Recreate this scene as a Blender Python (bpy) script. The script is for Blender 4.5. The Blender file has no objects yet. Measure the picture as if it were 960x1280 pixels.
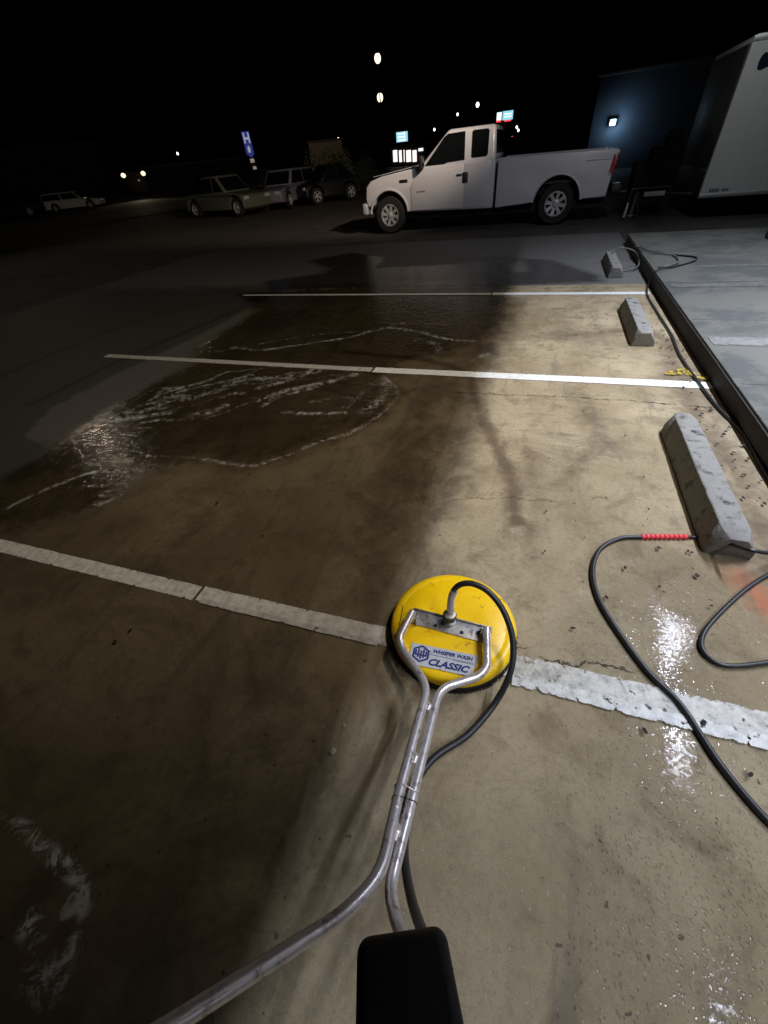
import bpy, bmesh, math, random
import numpy as np
from mathutils import Vector, Matrix
random.seed(7); rng = np.random.RandomState(5)
scene = bpy.context.scene
col = scene.collection
PI = math.pi

# ------------------------------------------------------------------ camera
F, PITCH, ROLL, CH, PHI = 494.0, .7255, .111, 1.531, -.389
fw = Vector((0, math.cos(PITCH), -math.sin(PITCH)))
ri = Vector((1, 0, 0)); up = ri.cross(fw)
r2 = ri*math.cos(ROLL) - up*math.sin(ROLL)
u2 = ri*math.sin(ROLL) + up*math.cos(ROLL)
ROT = Matrix.Rotation(-PHI, 3, 'Z')           # the world's X runs along the stall lines
fw, r2, u2 = ROT @ fw, ROT @ r2, ROT @ u2
cam_d = bpy.data.cameras.new('camera'); cam = bpy.data.objects.new('camera', cam_d); col.objects.link(cam)
M3 = Matrix((r2, u2, -fw)).transposed()
cam.matrix_world = Matrix.Translation((0, 0, CH)) @ M3.to_4x4()
cam_d.sensor_fit = 'VERTICAL'; cam_d.sensor_height = 36; cam_d.sensor_width = 27
cam_d.lens = 36*F/1280; cam_d.clip_start = .02; cam_d.clip_end = 2000
scene.camera = cam
def ray(u, v): return fw*F + r2*(u-480) - u2*(v-640)
def g(u, v, z=0.0):                            # where a line of sight meets height z
    d = ray(u, v); return Vector((0, 0, CH)) + d*((z-CH)/d.z)
def pg(u, v, depth, zmin=.022):                  # same, but never below the ground
    p = pd(u, v, depth); return p if p.z > zmin else g(u, v, zmin)
def onY(u, v, Y):
    d = ray(u, v); return Vector((0, 0, CH)) + d*(Y/d.y)
def pd(u, v, depth): return Vector((0, 0, CH)) + ray(u, v)*(depth/F)
def far(u, v, dist):
    d = ray(u, v); return Vector((0, 0, CH)) + d*(dist/math.hypot(d.x, d.y))

# ------------------------------------------------------------------ helpers
def link(name, mesh, mat=None, parent=None):
    o = bpy.data.objects.new(name, mesh); col.objects.link(o)
    if mat: mesh.materials.append(mat)
    if parent:
        o.parent = parent
        o.matrix_parent_inverse = Matrix.Identity(4)
    return o
def tag(o, label=None, cat=None, group=None, kind=None):
    if label: o['label'] = label
    if cat: o['category'] = cat
    if group: o['group'] = group
    if kind: o['kind'] = kind
    return o
def thing(name, loc, rot=0, label=None, cat=None, group=None):
    o = bpy.data.objects.new(name, None); col.objects.link(o)
    o.location = loc
    if isinstance(rot, Matrix): o.rotation_euler = rot.to_euler()
    else: o.rotation_euler = (0, 0, rot)
    o.empty_display_size = .1
    return tag(o, label, cat, group)
def fin(name, bm, mat, parent=None, bevel=0, seg=2, smooth=True, ang=35):
    bmesh.ops.remove_doubles(bm, verts=bm.verts, dist=1e-5)
    bmesh.ops.recalc_face_normals(bm, faces=bm.faces)
    if bevel:
        es = [e for e in bm.edges if len(e.link_faces) == 2 and e.calc_face_angle(0) > math.radians(25)]
        bmesh.ops.bevel(bm, geom=es, offset=bevel, segments=seg, affect='EDGES', profile=.5, clamp_overlap=True)
    me = bpy.data.meshes.new(name); bm.to_mesh(me); bm.free()
    o = link(name, me, mat, parent)
    if smooth:
        for p in me.polygons: p.use_smooth = True
        me.set_sharp_from_angle(angle=math.radians(ang))
    return o
def box(bm, c, s, rot=None):
    vs = [Vector((x*s[0]/2, y*s[1]/2, z*s[2]/2)) for x in (-1, 1) for y in (-1, 1) for z in (-1, 1)]
    if rot is not None: vs = [rot @ v for v in vs]
    vs = [bm.verts.new(v + Vector(c)) for v in vs]
    for f in ((0, 1, 3, 2), (4, 6, 7, 5), (0, 4, 5, 1), (2, 3, 7, 6), (0, 2, 6, 4), (1, 5, 7, 3)):
        bm.faces.new([vs[i] for i in f])
def prism(bm, pts, off, fn=None):
    """polygon given as 3D points, swept by vector off"""
    off = Vector(off)
    a = [bm.verts.new(Vector(p)) for p in pts]; b = [bm.verts.new(Vector(p)+off) for p in pts]
    n = len(a)
    bm.faces.new(a); bm.faces.new(b[::-1])
    for i in range(n): bm.faces.new((a[i], b[i], b[(i+1) % n], a[(i+1) % n]))
def hull8(bm, A, B):
    a = [bm.verts.new(Vector(p)) for p in A]; b = [bm.verts.new(Vector(p)) for p in B]; n = len(a)
    bm.faces.new(a); bm.faces.new(b[::-1])
    for i in range(n): bm.faces.new((a[i], b[i], b[(i+1) % n], a[(i+1) % n]))
def smooth_path(pts, n=8):
    P = [Vector(p) for p in pts]; out = []
    P = [P[0]*2-P[1]] + P + [P[-1]*2-P[-2]]
    for i in range(1, len(P)-2):
        a, b, c, d = P[i-1:i+3]
        for k in range(n):
            t = k/n
            out.append(.5*((2*b)+(c-a)*t+(2*a-5*b+4*c-d)*t*t+(3*b-a-3*c+d)*t**3))
    out.append(P[-2]); return out
def round_corners(pts, r=.05, n=6):
    P = [Vector(p) for p in pts]; out = [P[0]]
    for i in range(1, len(P)-1):
        a, b, c = P[i-1], P[i], P[i+1]
        rr = min(r, (a-b).length*.45, (c-b).length*.45)
        s = b+(a-b).normalized()*rr; e = b+(c-b).normalized()*rr
        for k in range(n+1):
            t = k/n; out.append(s*(1-t)**2+b*2*t*(1-t)+e*t*t)
    out.append(P[-1]); return out
def tube(bm, pts, r, seg=14, cap=True):
    P = [Vector(p) for p in pts]; rings = []
    t = (P[1]-P[0]).normalized(); nrm = t.orthogonal().normalized()
    for i, p in enumerate(P):
        a = P[max(i-1, 0)]; b = P[min(i+1, len(P)-1)]
        t = (b-a).normalized(); nrm = (nrm - t*nrm.dot(t)).normalized(); bi = t.cross(nrm)
        rr = r(i/(len(P)-1)) if callable(r) else r
        rings.append([bm.verts.new(p+(nrm*math.cos(2*PI*k/seg)+bi*math.sin(2*PI*k/seg))*rr) for k in range(seg)])
    for i in range(len(rings)-1):
        for k in range(seg):
            bm.faces.new((rings[i][k], rings[i][(k+1) % seg], rings[i+1][(k+1) % seg], rings[i+1][k]))
    if cap: bm.faces.new(rings[0][::-1]); bm.faces.new(rings[-1])
def lathe(bm, prof, axis='Z', c=(0, 0, 0), seg=48, s=1, cap=True):
    c = Vector(c); rings = []
    for r, h in prof:
        ring = []
        for k in range(seg):
            a = 2*PI*k/seg
            v = (r*math.cos(a), r*math.sin(a), h) if axis == 'Z' else (r*math.cos(a), h*s, r*math.sin(a))
            ring.append(bm.verts.new(Vector(v)+c))
        rings.append(ring)
    for i in range(len(rings)-1):
        for k in range(seg):
            bm.faces.new((rings[i][k], rings[i][(k+1) % seg], rings[i+1][(k+1) % seg], rings[i+1][k]))
    if cap and prof[0][0] > 1e-4: bm.faces.new(rings[0][::-1])
    if cap and prof[-1][0] > 1e-4: bm.faces.new(rings[-1])
def text_obj(name, body, size, mat, parent, M, depth=.0006, shear=0.0, sx=1.0, bold=.0):
    c = bpy.data.curves.new(name, 'FONT'); c.body = body; c.size = size; c.extrude = depth; c.shear = shear
    c.align_x = 'CENTER'; c.align_y = 'CENTER'; c.offset = bold; c.resolution_u = 3
    t = bpy.data.objects.new('tmp', c); col.objects.link(t)
    bpy.context.view_layer.update()
    me = bpy.data.meshes.new_from_object(t.evaluated_get(bpy.context.evaluated_depsgraph_get()))
    bpy.data.objects.remove(t)
    me.transform(M @ Matrix.Diagonal((sx, 1, 1, 1))); me.name = name
    return link(name, me, mat, parent)

# ------------------------------------------------------------------ materials
def mat(name, base, rough=.5, metal=0, spec=.5, coat=0, bump=0, bscale=60, var=0, vscale=8, emit=None, estr=0, dirt=None, dscale=5, dthr=.6):
    m = bpy.data.materials.new(name); m.use_nodes = True
    nt = m.node_tree; b = nt.nodes['Principled BSDF']
    b.inputs['Base Color'].default_value = (*base, 1); b.inputs['Roughness'].default_value = rough
    b.inputs['Metallic'].default_value = metal; b.inputs['Specular IOR Level'].default_value = spec
    b.inputs['Coat Weight'].default_value = coat; b.inputs['Coat Roughness'].default_value = .08
    tc = nt.nodes.new('ShaderNodeTexCoord')
    if var:
        n = nt.nodes.new('ShaderNodeTexNoise'); n.inputs['Scale'].default_value = vscale; n.inputs['Detail'].default_value = 7; n.inputs['Roughness'].default_value = .65
        nt.links.new(tc.outputs['Object'], n.inputs['Vector'])
        mx = nt.nodes.new('ShaderNodeMix'); mx.data_type = 'RGBA'
        nt.links.new(n.outputs['Fac'], mx.inputs['Factor'])
        mx.inputs[6].default_value = (*[c*(1-var) for c in base], 1); mx.inputs[7].default_value = (*[min(1, c*(1+var)) for c in base], 1)
        last = mx.outputs[2]
        if dirt:
            n2 = nt.nodes.new('ShaderNodeTexNoise'); n2.inputs['Scale'].default_value = dscale; n2.inputs['Detail'].default_value = 10; n2.inputs['Roughness'].default_value = .7
            nt.links.new(tc.outputs['Object'], n2.inputs['Vector'])
            mr = nt.nodes.new('ShaderNodeMapRange'); mr.inputs[1].default_value = dthr-.03; mr.inputs[2].default_value = dthr+.07
            nt.links.new(n2.outputs['Fac'], mr.inputs[0])
            m2 = nt.nodes.new('ShaderNodeMix'); m2.data_type = 'RGBA'
            nt.links.new(mr.outputs[0], m2.inputs['Factor']); nt.links.new(last, m2.inputs[6]); m2.inputs[7].default_value = (*dirt, 1); last = m2.outputs[2]
        nt.links.new(last, b.inputs['Base Color'])
        mr = nt.nodes.new('ShaderNodeMapRange'); mr.inputs[3].default_value = max(0, rough-.12); mr.inputs[4].default_value = min(1, rough+.15)
        nt.links.new(n.outputs['Fac'], mr.inputs[0]); nt.links.new(mr.outputs[0], b.inputs['Roughness'])
    if bump:
        n = nt.nodes.new('ShaderNodeTexNoise'); n.inputs['Scale'].default_value = bscale; n.inputs['Detail'].default_value = 6
        nt.links.new(tc.outputs['Object'], n.inputs['Vector'])
        bp = nt.nodes.new('ShaderNodeBump'); bp.inputs['Strength'].default_value = bump; bp.inputs['Distance'].default_value = .005
        nt.links.new(n.outputs['Fac'], bp.inputs['Height']); nt.links.new(bp.outputs[0], b.inputs['Normal'])
    if emit:
        b.inputs['Emission Color'].default_value = (*emit, 1); b.inputs['Emission Strength'].default_value = estr
    return m
M = {}
M['white_paint'] = mat('white_car_paint', (.60, .60, .625), .32, coat=.6, var=.06, vscale=3)
M['dark_glass'] = mat('dark_glass', (.006, .007, .008), .06, spec=.6)
M['black_plastic'] = mat('black_plastic', (.012, .012, .013), .5, bump=.15, bscale=200)
M['black_gap'] = mat('black_gap', (.004, .004, .004), .8)
M['tyre'] = mat('tyre_rubber', (.014, .013, .013), .8, bump=.3, bscale=90, var=.3)
M['rim'] = mat('wheel_metal', (.55, .55, .55), .35, metal=.35, var=.2, vscale=20)
M['chrome'] = mat('chrome', (.7, .7, .72), .16, metal=1)
M['red_lens'] = mat('red_lens', (.3, .015, .02), .2, coat=.6)
M['clear_lens'] = mat('clear_lens', (.45, .45, .48), .15, coat=.6)
M['yellow'] = mat('yellow_plastic', (1.0, .60, .003), .36, var=.05, vscale=14, dirt=(.42, .22, .02), dscale=22, dthr=.60, bump=.04, bscale=120)
M['steel'] = mat('worn_steel_tube', (.72, .67, .655), .30, metal=.6, var=.12, vscale=40, dirt=(.30, .25, .23), dscale=34, dthr=.58, bump=.06, bscale=250)
M['plate'] = mat('galvanised_plate', (.42, .40, .38), .48, metal=.75, var=.3, vscale=45, dirt=(.16, .12, .1), dscale=40, dthr=.57)
M['brush'] = mat('black_bristles', (.012, .012, .013), .75, bump=.8, bscale=400)
M['hose'] = mat('black_rubber_hose', (.022, .022, .024), .38, var=.3, vscale=30, bump=.12, bscale=300)
M['grey_hose'] = mat('grey_hose', (.13, .13, .12), .6, var=.15, vscale=20)
M['red_rubber'] = mat('red_plastic_coil', (.75, .06, .07), .4, var=.12, vscale=40)
M['sticker'] = mat('silver_sticker', (.50, .52, .53), .4, var=.10, vscale=60, dirt=(.2, .17, .1), dscale=70, dthr=.60)
M['blue_ink'] = mat('dark_blue_ink', (.015, .02, .14), .5)
M['grip'] = mat('black_grip_rubber', (.012, .008, .011), .65, bump=.2, bscale=160)
M['stop'] = mat('wheel_stop_concrete', (.23, .22, .195), .85, var=.3, vscale=16, bump=.8, bscale=70, dirt=(.09, .085, .08), dscale=14, dthr=.56)
M['stopdark'] = mat('wheel_stop_painted_side', (.055, .055, .05), .8, var=.3, vscale=16, bump=.6, bscale=70)  # darker copy of the stop concrete for the side the lamps miss
M['leaf'] = mat('dead_leaf', (.02, .014, .008), .8, var=.4)
M['pebble'] = mat('pebble', (.3, .28, .24), .8, var=.4, vscale=90, bump=.6)
M['trailer'] = mat('white_trailer_skin', (.64, .67, .64), .42, var=.05, vscale=1.5)
M['trailer_dark'] = mat('charcoal_trailer_skin', (.045, .045, .048), .5, var=.1, vscale=2)
M['alu'] = mat('aluminium_trim', (.55, .56, .57), .4, metal=.8, var=.1)
M['darkmetal'] = mat('dark_painted_metal', (.02, .02, .022), .5, var=.2, vscale=10)
M['wall'] = mat('painted_stucco_wall', (.36, .35, .34), .9, bump=.4, bscale=120, var=.1, vscale=3)
M['black_base'] = mat('black_wall_base', (.01, .01, .01), .6, bump=.2)
M['soffit'] = mat('canopy_panel', (.12, .11, .10), .8, var=.1)
M['beige'] = mat('beige_stucco', (.36, .27, .18), .9, bump=.3, var=.12, vscale=.8)
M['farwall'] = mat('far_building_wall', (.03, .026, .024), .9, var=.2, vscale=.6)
M['bluewall'] = mat('pale_block_wall', (.13, .16, .20), .8, var=.1, vscale=1.5)
M['olive'] = mat('grey_green_car_paint', (.13, .14, .105), .35, coat=.4, var=.05)
M['greycar'] = mat('blue_grey_car_paint', (.20, .20, .26), .4, coat=.4, var=.05)
M['blackcar'] = mat('black_car_paint', (.007, .007, .008), .5, coat=.15)
M['darkpole'] = mat('pole_metal', (.04, .04, .045), .5, var=.1)
M['blackpole'] = mat('black_pole', (.002, .002, .002), .95, spec=0)
M['bluesign'] = mat('blue_sign_face', (.03, .07, .45), .5, emit=(.05, .13, .9), estr=.13)
M['whitesign'] = mat('white_sign_letters', (.8, .8, .85), .5, emit=(.7, .8, 1), estr=.28)
M['foliage'] = mat('shrub_leaves', (.055, .07, .03), .7, var=.5, vscale=3)
M['bark'] = mat('bark', (.08, .06, .04), .9, bump=.5)
def emat(name, c, s): return mat(name, (.02, .02, .02), .5, emit=c, estr=s)
M['e_lamp'] = emat('warm_pole_lamp', (1, .80, .54), 2.8)
M['e_lamp2'] = emat('cool_lamp', (.8, .88, 1), 9)
M['e_star'] = emat('distant_lamp', (1, .93, .85), 3)
M['e_tube'] = emat('fluorescent_tube', (.8, .86, 1), 30)
M['e_head'] = emat('headlight_glow', (1, .80, .50), 1.7)
M['e_store'] = emat('lit_shop_front', (1, .93, .90), 1.2)
M['e_sign'] = emat('lit_sign_face', (.35, .85, 1), .9)
M['e_signw'] = emat('lit_sign_white', (.85, .95, 1), 1.3)
M['e_red'] = emat('red_lamp', (1, .05, .06), 1.8)
M['e_blue'] = emat('blue_white_floodlight', (.55, .8, 1), 4)
M['e_warmw'] = emat('warm_window', (1, .55, .3), .7)

# ------------------------------------------------------------------ world
w = bpy.data.worlds.new('World'); scene.world = w; w.use_nodes = True
nt = w.node_tree; bg = nt.nodes['Background']
sky = nt.nodes.new('ShaderNodeTexSky'); sky.sky_type = 'NISHITA'; sky.sun_disc = False
sky.sun_elevation = math.radians(-7); sky.sun_rotation = math.radians(200)
nt.links.new(sky.outputs[0], bg.inputs[0]); bg.inputs[1].default_value = .012
scene.view_settings.view_transform = 'Standard'; scene.view_settings.look = 'None'
scene.view_settings.exposure = 0; scene.view_settings.gamma = 1

# ------------------------------------------------------------------ parking lot slab with real wear and a painted shade band
def poly_sd(P, poly):
    """signed distance, positive inside"""
    poly = np.array(poly, float); n = len(poly)
    d = np.full(len(P), 1e9); ins = np.zeros(len(P), bool)
    for i in range(n):
        a = poly[i]; b = poly[(i+1) % n]; e = b-a; w_ = P-a
        t = np.clip((w_@e)/(e@e+1e-12), 0, 1)
        d = np.minimum(d, np.hypot(*(w_-t[:, None]*e).T))
        c = ((a[1] > P[:, 1]) != (b[1] > P[:, 1])) & (P[:, 0] < (b[0]-a[0])*(P[:, 1]-a[1])/(b[1]-a[1]+1e-12)+a[0])
        ins ^= c
    return np.where(ins, d, -d)
def line_d(P, pts):
    d = np.full(len(P), 1e9); pts = np.array(pts, float)
    for a, b in zip(pts[:-1], pts[1:]):
        e = b-a; w_ = P-a; t = np.clip((w_@e)/(e@e+1e-12), 0, 1)
        d = np.minimum(d, np.hypot(*(w_-t[:, None]*e).T))
    return d
G2 = lambda pts: [tuple(g(*p)[:2]) for p in pts]
KX = 1.42
x = np.concatenate([np.arange(-9, -5, .06), np.arange(-5, -2, .035), np.arange(-2, KX+.02, .022)]); x[-1] = KX+.02
y = np.concatenate([np.arange(-3, -.3, .08), np.arange(-.3, 3.2, .022), np.arange(3.2, 7, .035), np.arange(7, 11, .07)])
X, Y = np.meshgrid(x, y); P = np.stack([X.ravel(), Y.ravel()], 1)
me = bpy.data.meshes.new('parking_lot')
nx, ny = len(x), len(y)
idx = np.arange(nx*ny).reshape(ny, nx)
q = np.stack([idx[:-1, :-1], idx[:-1, 1:], idx[1:, 1:], idx[1:, :-1]], -1).reshape(-1, 4)
me.vertices.add(len(P)); me.vertices.foreach_set('co', np.c_[P, np.zeros(len(P))].ravel().astype('f'))
me.loops.add(q.size); me.loops.foreach_set('vertex_index', q.ravel().astype('i'))
me.polygons.add(len(q)); me.polygons.foreach_set('loop_start', (np.arange(len(q))*4).astype('i'))
me.update(calc_edges=True)
def attr(n, v):
    a = me.attributes.new(n, 'FLOAT', 'POINT'); a.data.foreach_set('value', v.astype('f'))
wet = poly_sd(P, G2([(300, 367), (480, 357), (640, 356), (636, 400), (600, 428), (560, 441), (500, 452), (480, 466), (500, 490), (488, 512), (440, 541), (350, 573), (310, 583), (245, 574), (190, 590), (150, 622), (110, 640), (0, 668), (-60, 650), (0, 600), (60, 566), (100, 532), (160, 497), (240, 455), (245, 435), (300, 404), (325, 388)]))
wet2 = poly_sd(P, G2([(330, 352), (402, 342), (412, 336), (385, 326), (440, 316), (484, 321), (474, 334), (560, 330), (620, 322), (690, 326), (748, 345), (752, 352), (640, 357), (480, 360), (340, 362)]))
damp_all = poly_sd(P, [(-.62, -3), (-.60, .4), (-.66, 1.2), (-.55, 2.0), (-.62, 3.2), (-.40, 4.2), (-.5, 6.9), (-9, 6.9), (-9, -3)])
band_shade = poly_sd(P, G2([(600, 428), (640, 372), (660, 372), (625, 440), (600, 520), (565, 620), (500, 760), (455, 800), (440, 700), (470, 600), (520, 500)]))  # unlit band left of the disc, its shade put into the concrete colour
wet = np.maximum(wet, np.maximum(wet2, -9))
hole = poly_sd(P, G2([(628, 328), (655, 325), (660, 338), (640, 342), (630, 338)]))
wet = np.minimum(wet, -hole)
pale = poly_sd(P, G2([(240, 445), (300, 462), (235, 467), (270, 452)]))
attr('wet', np.clip(wet, -.5, .5)); attr('damp', np.clip(band_shade, -.3, .3)); attr('soak', np.clip(damp_all, -.6, .6))
foam = np.zeros(len(P))
def foamline(pts, wd, a=1.0, tail=False):
    global foam
    pts = [tuple(v[:2]) for v in smooth_path([Vector((*g(*p)[:2], 0)) for p in pts], 5)]
    foam = np.maximum(foam, a*np.clip(1-line_d(P, pts)/wd, 0, 1))
foamline([(245, 572), (310, 582), (350, 572), (400, 552), (440, 540), (480, 515)], .05, .72)
foamline([(150, 568), (245, 572)], .03, .5)
foamline([(482, 512), (497, 492), (480, 470)], .06, .7)
foamline([(455, 515), (480, 495), (478, 475)], .14, .62); foamline([(430, 510), (465, 480)], .12, .5)
foamline([(290, 434), (330, 437), (400, 427), (440, 421), (480, 410), (520, 414), (560, 424), (592, 426)], .07, .8)
foamline([(270, 440), (390, 419), (480, 413)], .05, .6)
foamline([(480, 409), (505, 404), (560, 406)], .06, .6)
foamline([(520, 425), (545, 430), (548, 440)], .10, .6); foamline([(590, 450), (610, 442)], .10, .55)
foamline([(355, 515), (390, 517), (430, 516)], .06, .8)
foamline([(0, 640), (50, 615), (110, 592), (150, 588), (162, 600), (150, 618), (128, 630), (98, 630)], .045, .8)
foamline([(112, 590), (146, 590), (158, 604)], .05, .8)
for k in range(34):                                   # streaks of suds running down the flow
    t = random.random(); s = random.uniform(.0, .75); L = random.uniform(.1, .38)
    a0 = Vector((125, 535)); b0 = Vector((300+t*190, 462+t*6)); off = random.uniform(-1, 1)
    pts = []
    for j in range(5):
        f = s+L*j/4
        if f > 1.02: break
        p = a0.lerp(b0, f); wv = 28*math.sin(PI*min(f, 1))*off
        pts.append((p.x+random.uniform(-6, 6), p.y+wv*.9-6+random.uniform(-3, 3)))
    if len(pts) > 1: foamline(pts, random.uniform(.03, .11), random.uniform(.45, .85))
foamline([(390, 502), (430, 497), (480, 505)], .09, .5)
foamline([(-10, 1025), (30, 1040), (60, 1065), (95, 1095), (105, 1135), (95, 1180), (72, 1215), (60, 1250)], .045, 1.0)
foamline([(38, 1150), (45, 1190), (62, 1225), (64, 1252)], .055, 1.0); foamline([(95, 1110), (84, 1140)], .04, 1.0)
foamline([(140, 870), (190, 840), (205, 818)], .012, .5)
attr('foam', foam)
rust = np.clip(1-line_d(P, G2([(430, 440), (520, 447), (565, 458), (590, 470), (592, 495), (606, 530), (622, 560), (640, 600), (645, 650)]))/.11, 0, 1)
rust = np.maximum(rust, .6*np.clip(1-line_d(P, G2([(660, 560), (670, 620), (665, 700)]))/.14, 0, 1))
rust = np.maximum(rust, .8*np.clip(1-line_d(P, G2([(700, 420), (800, 412), (868, 440), (890, 520)]))/.22, 0, 1))
rust = np.maximum(rust, .55*np.clip(1-line_d(P, G2([(640, 372), (600, 460), (560, 640)]))/.25, 0, 1))
rust = np.maximum(rust, .85*np.clip(1-line_d(P, [(1.22, 1.2), (1.25, 2.2), (1.2, 3.3), (1.28, 4.6)])/.26, 0, 1))
rust = np.maximum(rust, .6*np.clip(1-line_d(P, [(.3, 2.1), (.55, 2.6), (.45, 3.3)])/.25, 0, 1))
attr('rust', rust)
orange = np.clip(1-line_d(P, G2([(925, 722), (965, 765)]))/.17, 0, 1)
attr('orange', orange)
def crackline(nm, pts):                              # cracks run roughly along X: height above the curve
    q_ = sorted(pts); xs = [p[0] for p in q_]; ys = [p[1] for p in q_]
    d = P[:, 1]-np.interp(P[:, 0], xs, ys); d = np.where((P[:, 0] < xs[0]) | (P[:, 0] > xs[-1]), .5, d); attr(nm, np.clip(d, -.5, .5))
crackline('crack_a', G2([(380, 478), (470, 482), (560, 490), (640, 493), (720, 497), (800, 502), (900, 510)]))
crackline('crack_b', G2([(632, 805), (690, 828), (740, 828), (780, 840), (800, 850), (850, 868), (880, 888), (920, 896), (970, 906)]))
crackline('crack_c', [(-5.5, 6.60), (-2, 6.63), (KX, 6.6)])
crackline('crack_d', G2([(560, 625), (640, 622), (720, 628), (760, 622)]))
strip = poly_sd(P, G2([(310, 385), (250, 418), (150, 465), (60, 512), (30, 545), (60, 560), (240, 456), (245, 435), (300, 404)]))
attr('strip', np.clip(strip, -.3, .3))
outer = poly_sd(P, [(-4.15, 6.75), (-4.15, 5.2), (-4.0, 3.4), (-3.7, 2.2), (-3.45, 1.45), (-3.7, .9), (-5.4, .2), (-6.2, -3.5), (-14, -3.5), (-14, 13), (4, 13), (4, 6.75)])

attr('outer', np.clip(outer, -.3, .3))
joint = np.minimum(line_d(P, G2([(0, 470), (120, 420), (200, 392), (260, 380)])), line_d(P, G2([(40, 505), (150, 450), (300, 386)])))
attr('joint', np.clip(joint, 0, .5))
drops = np.clip(1-line_d(P, [(.68, 1.42), (.66, .9), (.68, .45), (.66, .1)])/.42, 0, 1)
attr('drops', drops)
film = np.maximum(poly_sd(P, G2([(812, 725), (832, 760), (876, 775), (880, 800), (856, 832), (836, 860), (822, 860), (815, 800)])),
       poly_sd(P, G2([(828, 855), (850, 850), (868, 900), (876, 960), (868, 1000), (840, 998), (824, 960), (826, 900)])))
film = np.maximum(film, poly_sd(P, G2([(880, 1195), (905, 1200), (925, 1290), (880, 1290)])))
attr('film', np.clip(film, -.3, .3))
def ground_mat():
    m = bpy.data.materials.new('worn_wet_concrete'); m.use_nodes = True; nt = m.node_tree; N = nt.nodes; Lk = nt.links
    b = N['Principled BSDF']; tc = N.new('ShaderNodeTexCoord'); co = tc.outputs['Object']
    def noise(s, d=6, r=.6, dist=0, vec=None):
        n = N.new('ShaderNodeTexNoise'); n.inputs['Scale'].default_value = s; n.inputs['Detail'].default_value = d
        n.inputs['Roughness'].default_value = r; n.inputs['Distortion'].default_value = dist
        Lk.new(vec or co, n.inputs['Vector']); return n.outputs['Fac']
    def A(n):
        a = N.new('ShaderNodeAttribute'); a.attribute_name = n; return a.outputs['Fac']
    def mth(op, a, b_=None, c=None, clamp=False):
        n = N.new('ShaderNodeMath'); n.operation = op; n.use_clamp = clamp
        for i, v in enumerate((a, b_, c)):
            if v is None: continue
            if isinstance(v, (int, float)): n.inputs[i].default_value = v
            else: Lk.new(v, n.inputs[i])
        return n.outputs[0]
    def ss(v, lo, hi, o0=0, o1=1):
        n = N.new('ShaderNodeMapRange'); n.interpolation_type = 'SMOOTHSTEP'; n.inputs[1].default_value = lo; n.inputs[2].default_value = hi
        n.inputs[3].default_value = o0; n.inputs[4].default_value = o1; Lk.new(v, n.inputs[0]); return n.outputs[0]
    def mix(f, a, b_, blend='MIX'):
        n = N.new('ShaderNodeMix'); n.data_type = 'RGBA'; n.blend_type = blend
        if isinstance(f, (int, float)): n.inputs[0].default_value = f
        else: Lk.new(f, n.inputs[0])
        for i, v in ((6, a), (7, b_)):
            if isinstance(v, tuple): n.inputs[i].default_value = (*v, 1)
            else: Lk.new(v, n.inputs[i])
        return n.outputs[2]
    big = noise(1.1, 8, .62, .4); mid = noise(5, 9, .66, .6); fine = noise(45, 8, .7); vf = noise(260, 4, .6); jag = noise(9, 8, .65)
    c = mix(ss(big, .3, .7), (.255, .195, .108), (.43, .348, .215))
    c = mix(mth('MULTIPLY', ss(mid, .48, .68), .7), c, (.17, .125, .065))
    c = mix(mth('MULTIPLY', ss(noise(2.6, 9, .7, 1.2), .55, .72), .55), c, (.45, .395, .27))
    c = mix(mth('MULTIPLY', ss(fine, .45, .72), .42), c, (.13, .10, .065))
    c = mix(mth('MULTIPLY', ss(noise(150, 5, .7), .50, .68), .38), c, (.12, .10, .07))
    c = mix(mth('MULTIPLY', ss(noise(1.7, 9, .72, 2.0), .54, .66), .45), c, (.15, .105, .055))
    c = mix(mth('MULTIPLY', ss(noise(90, 3, .5), .62, .7), .35), c, (.5, .47, .38))
    c = mix(mth('MULTIPLY', ss(noise(28, 2, .5), .71, .74), .75), c, (.055, .04, .03))     # oil and gum spots
    c = mix(mth('MULTIPLY', ss(noise(3.3, 3, .5), .67, .73), .5), c, (.10, .075, .05))
    rs = mth('ADD', A('rust'), mth('MULTIPLY', mth('SUBTRACT', noise(7, 9, .7, .8), .5), 1.5))
    c = mix(mth('MULTIPLY', mth('MULTIPLY', ss(rs, .15, 1.0), ss(A('rust'), 0, .25)), .8), c, (.085, .052, .028))
    c = mix(mth('MULTIPLY', ss(mth('MULTIPLY', A('orange'), noise(12, 9, .75, 1)), .15, .55), .85), c, (.40, .13, .055))
    c = mix(mth('MULTIPLY', ss(noise(.9, 10, .74, 1.4), .50, .60), .42), c, (.13, .10, .062))
    sx_ = N.new('ShaderNodeMapping'); sx_.inputs['Scale'].default_value = (3.2, .55, 1); Lk.new(co, sx_.inputs['Vector'])
    c = mix(mth('MULTIPLY', ss(noise(1.6, 9, .7, .6, sx_.outputs[0]), .53, .66), .45), c, (.12, .10, .075))
    # outer asphalt-coloured paving and the paler dry gutter strip
    c = mix(ss(mth('ADD', A('outer'), mth('MULTIPLY', mth('SUBTRACT', jag, .5), .06)), -.01, .01), c, mix(mid, (.10, .098, .09), (.17, .165, .155)))
    c = mix(ss(mth('ADD', A('strip'), mth('MULTIPLY', mth('SUBTRACT', jag, .5), .25)), -.01, .03), c, mix(mid, (.24, .235, .22), (.30, .295, .275)))
    c = mix(mth('MULTIPLY', ss(A('joint'), .0, .10, 1, 0), .65), c, (.03, .028, .025))
    # wetness, plus the shade band darkened into the concrete colour
    wj = mth('ADD', A('wet'), mth('MULTIPLY', mth('SUBTRACT', noise(5, 9, .7, .6), .5), .42))
    wetf = ss(wj, -.16, .14)
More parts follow.
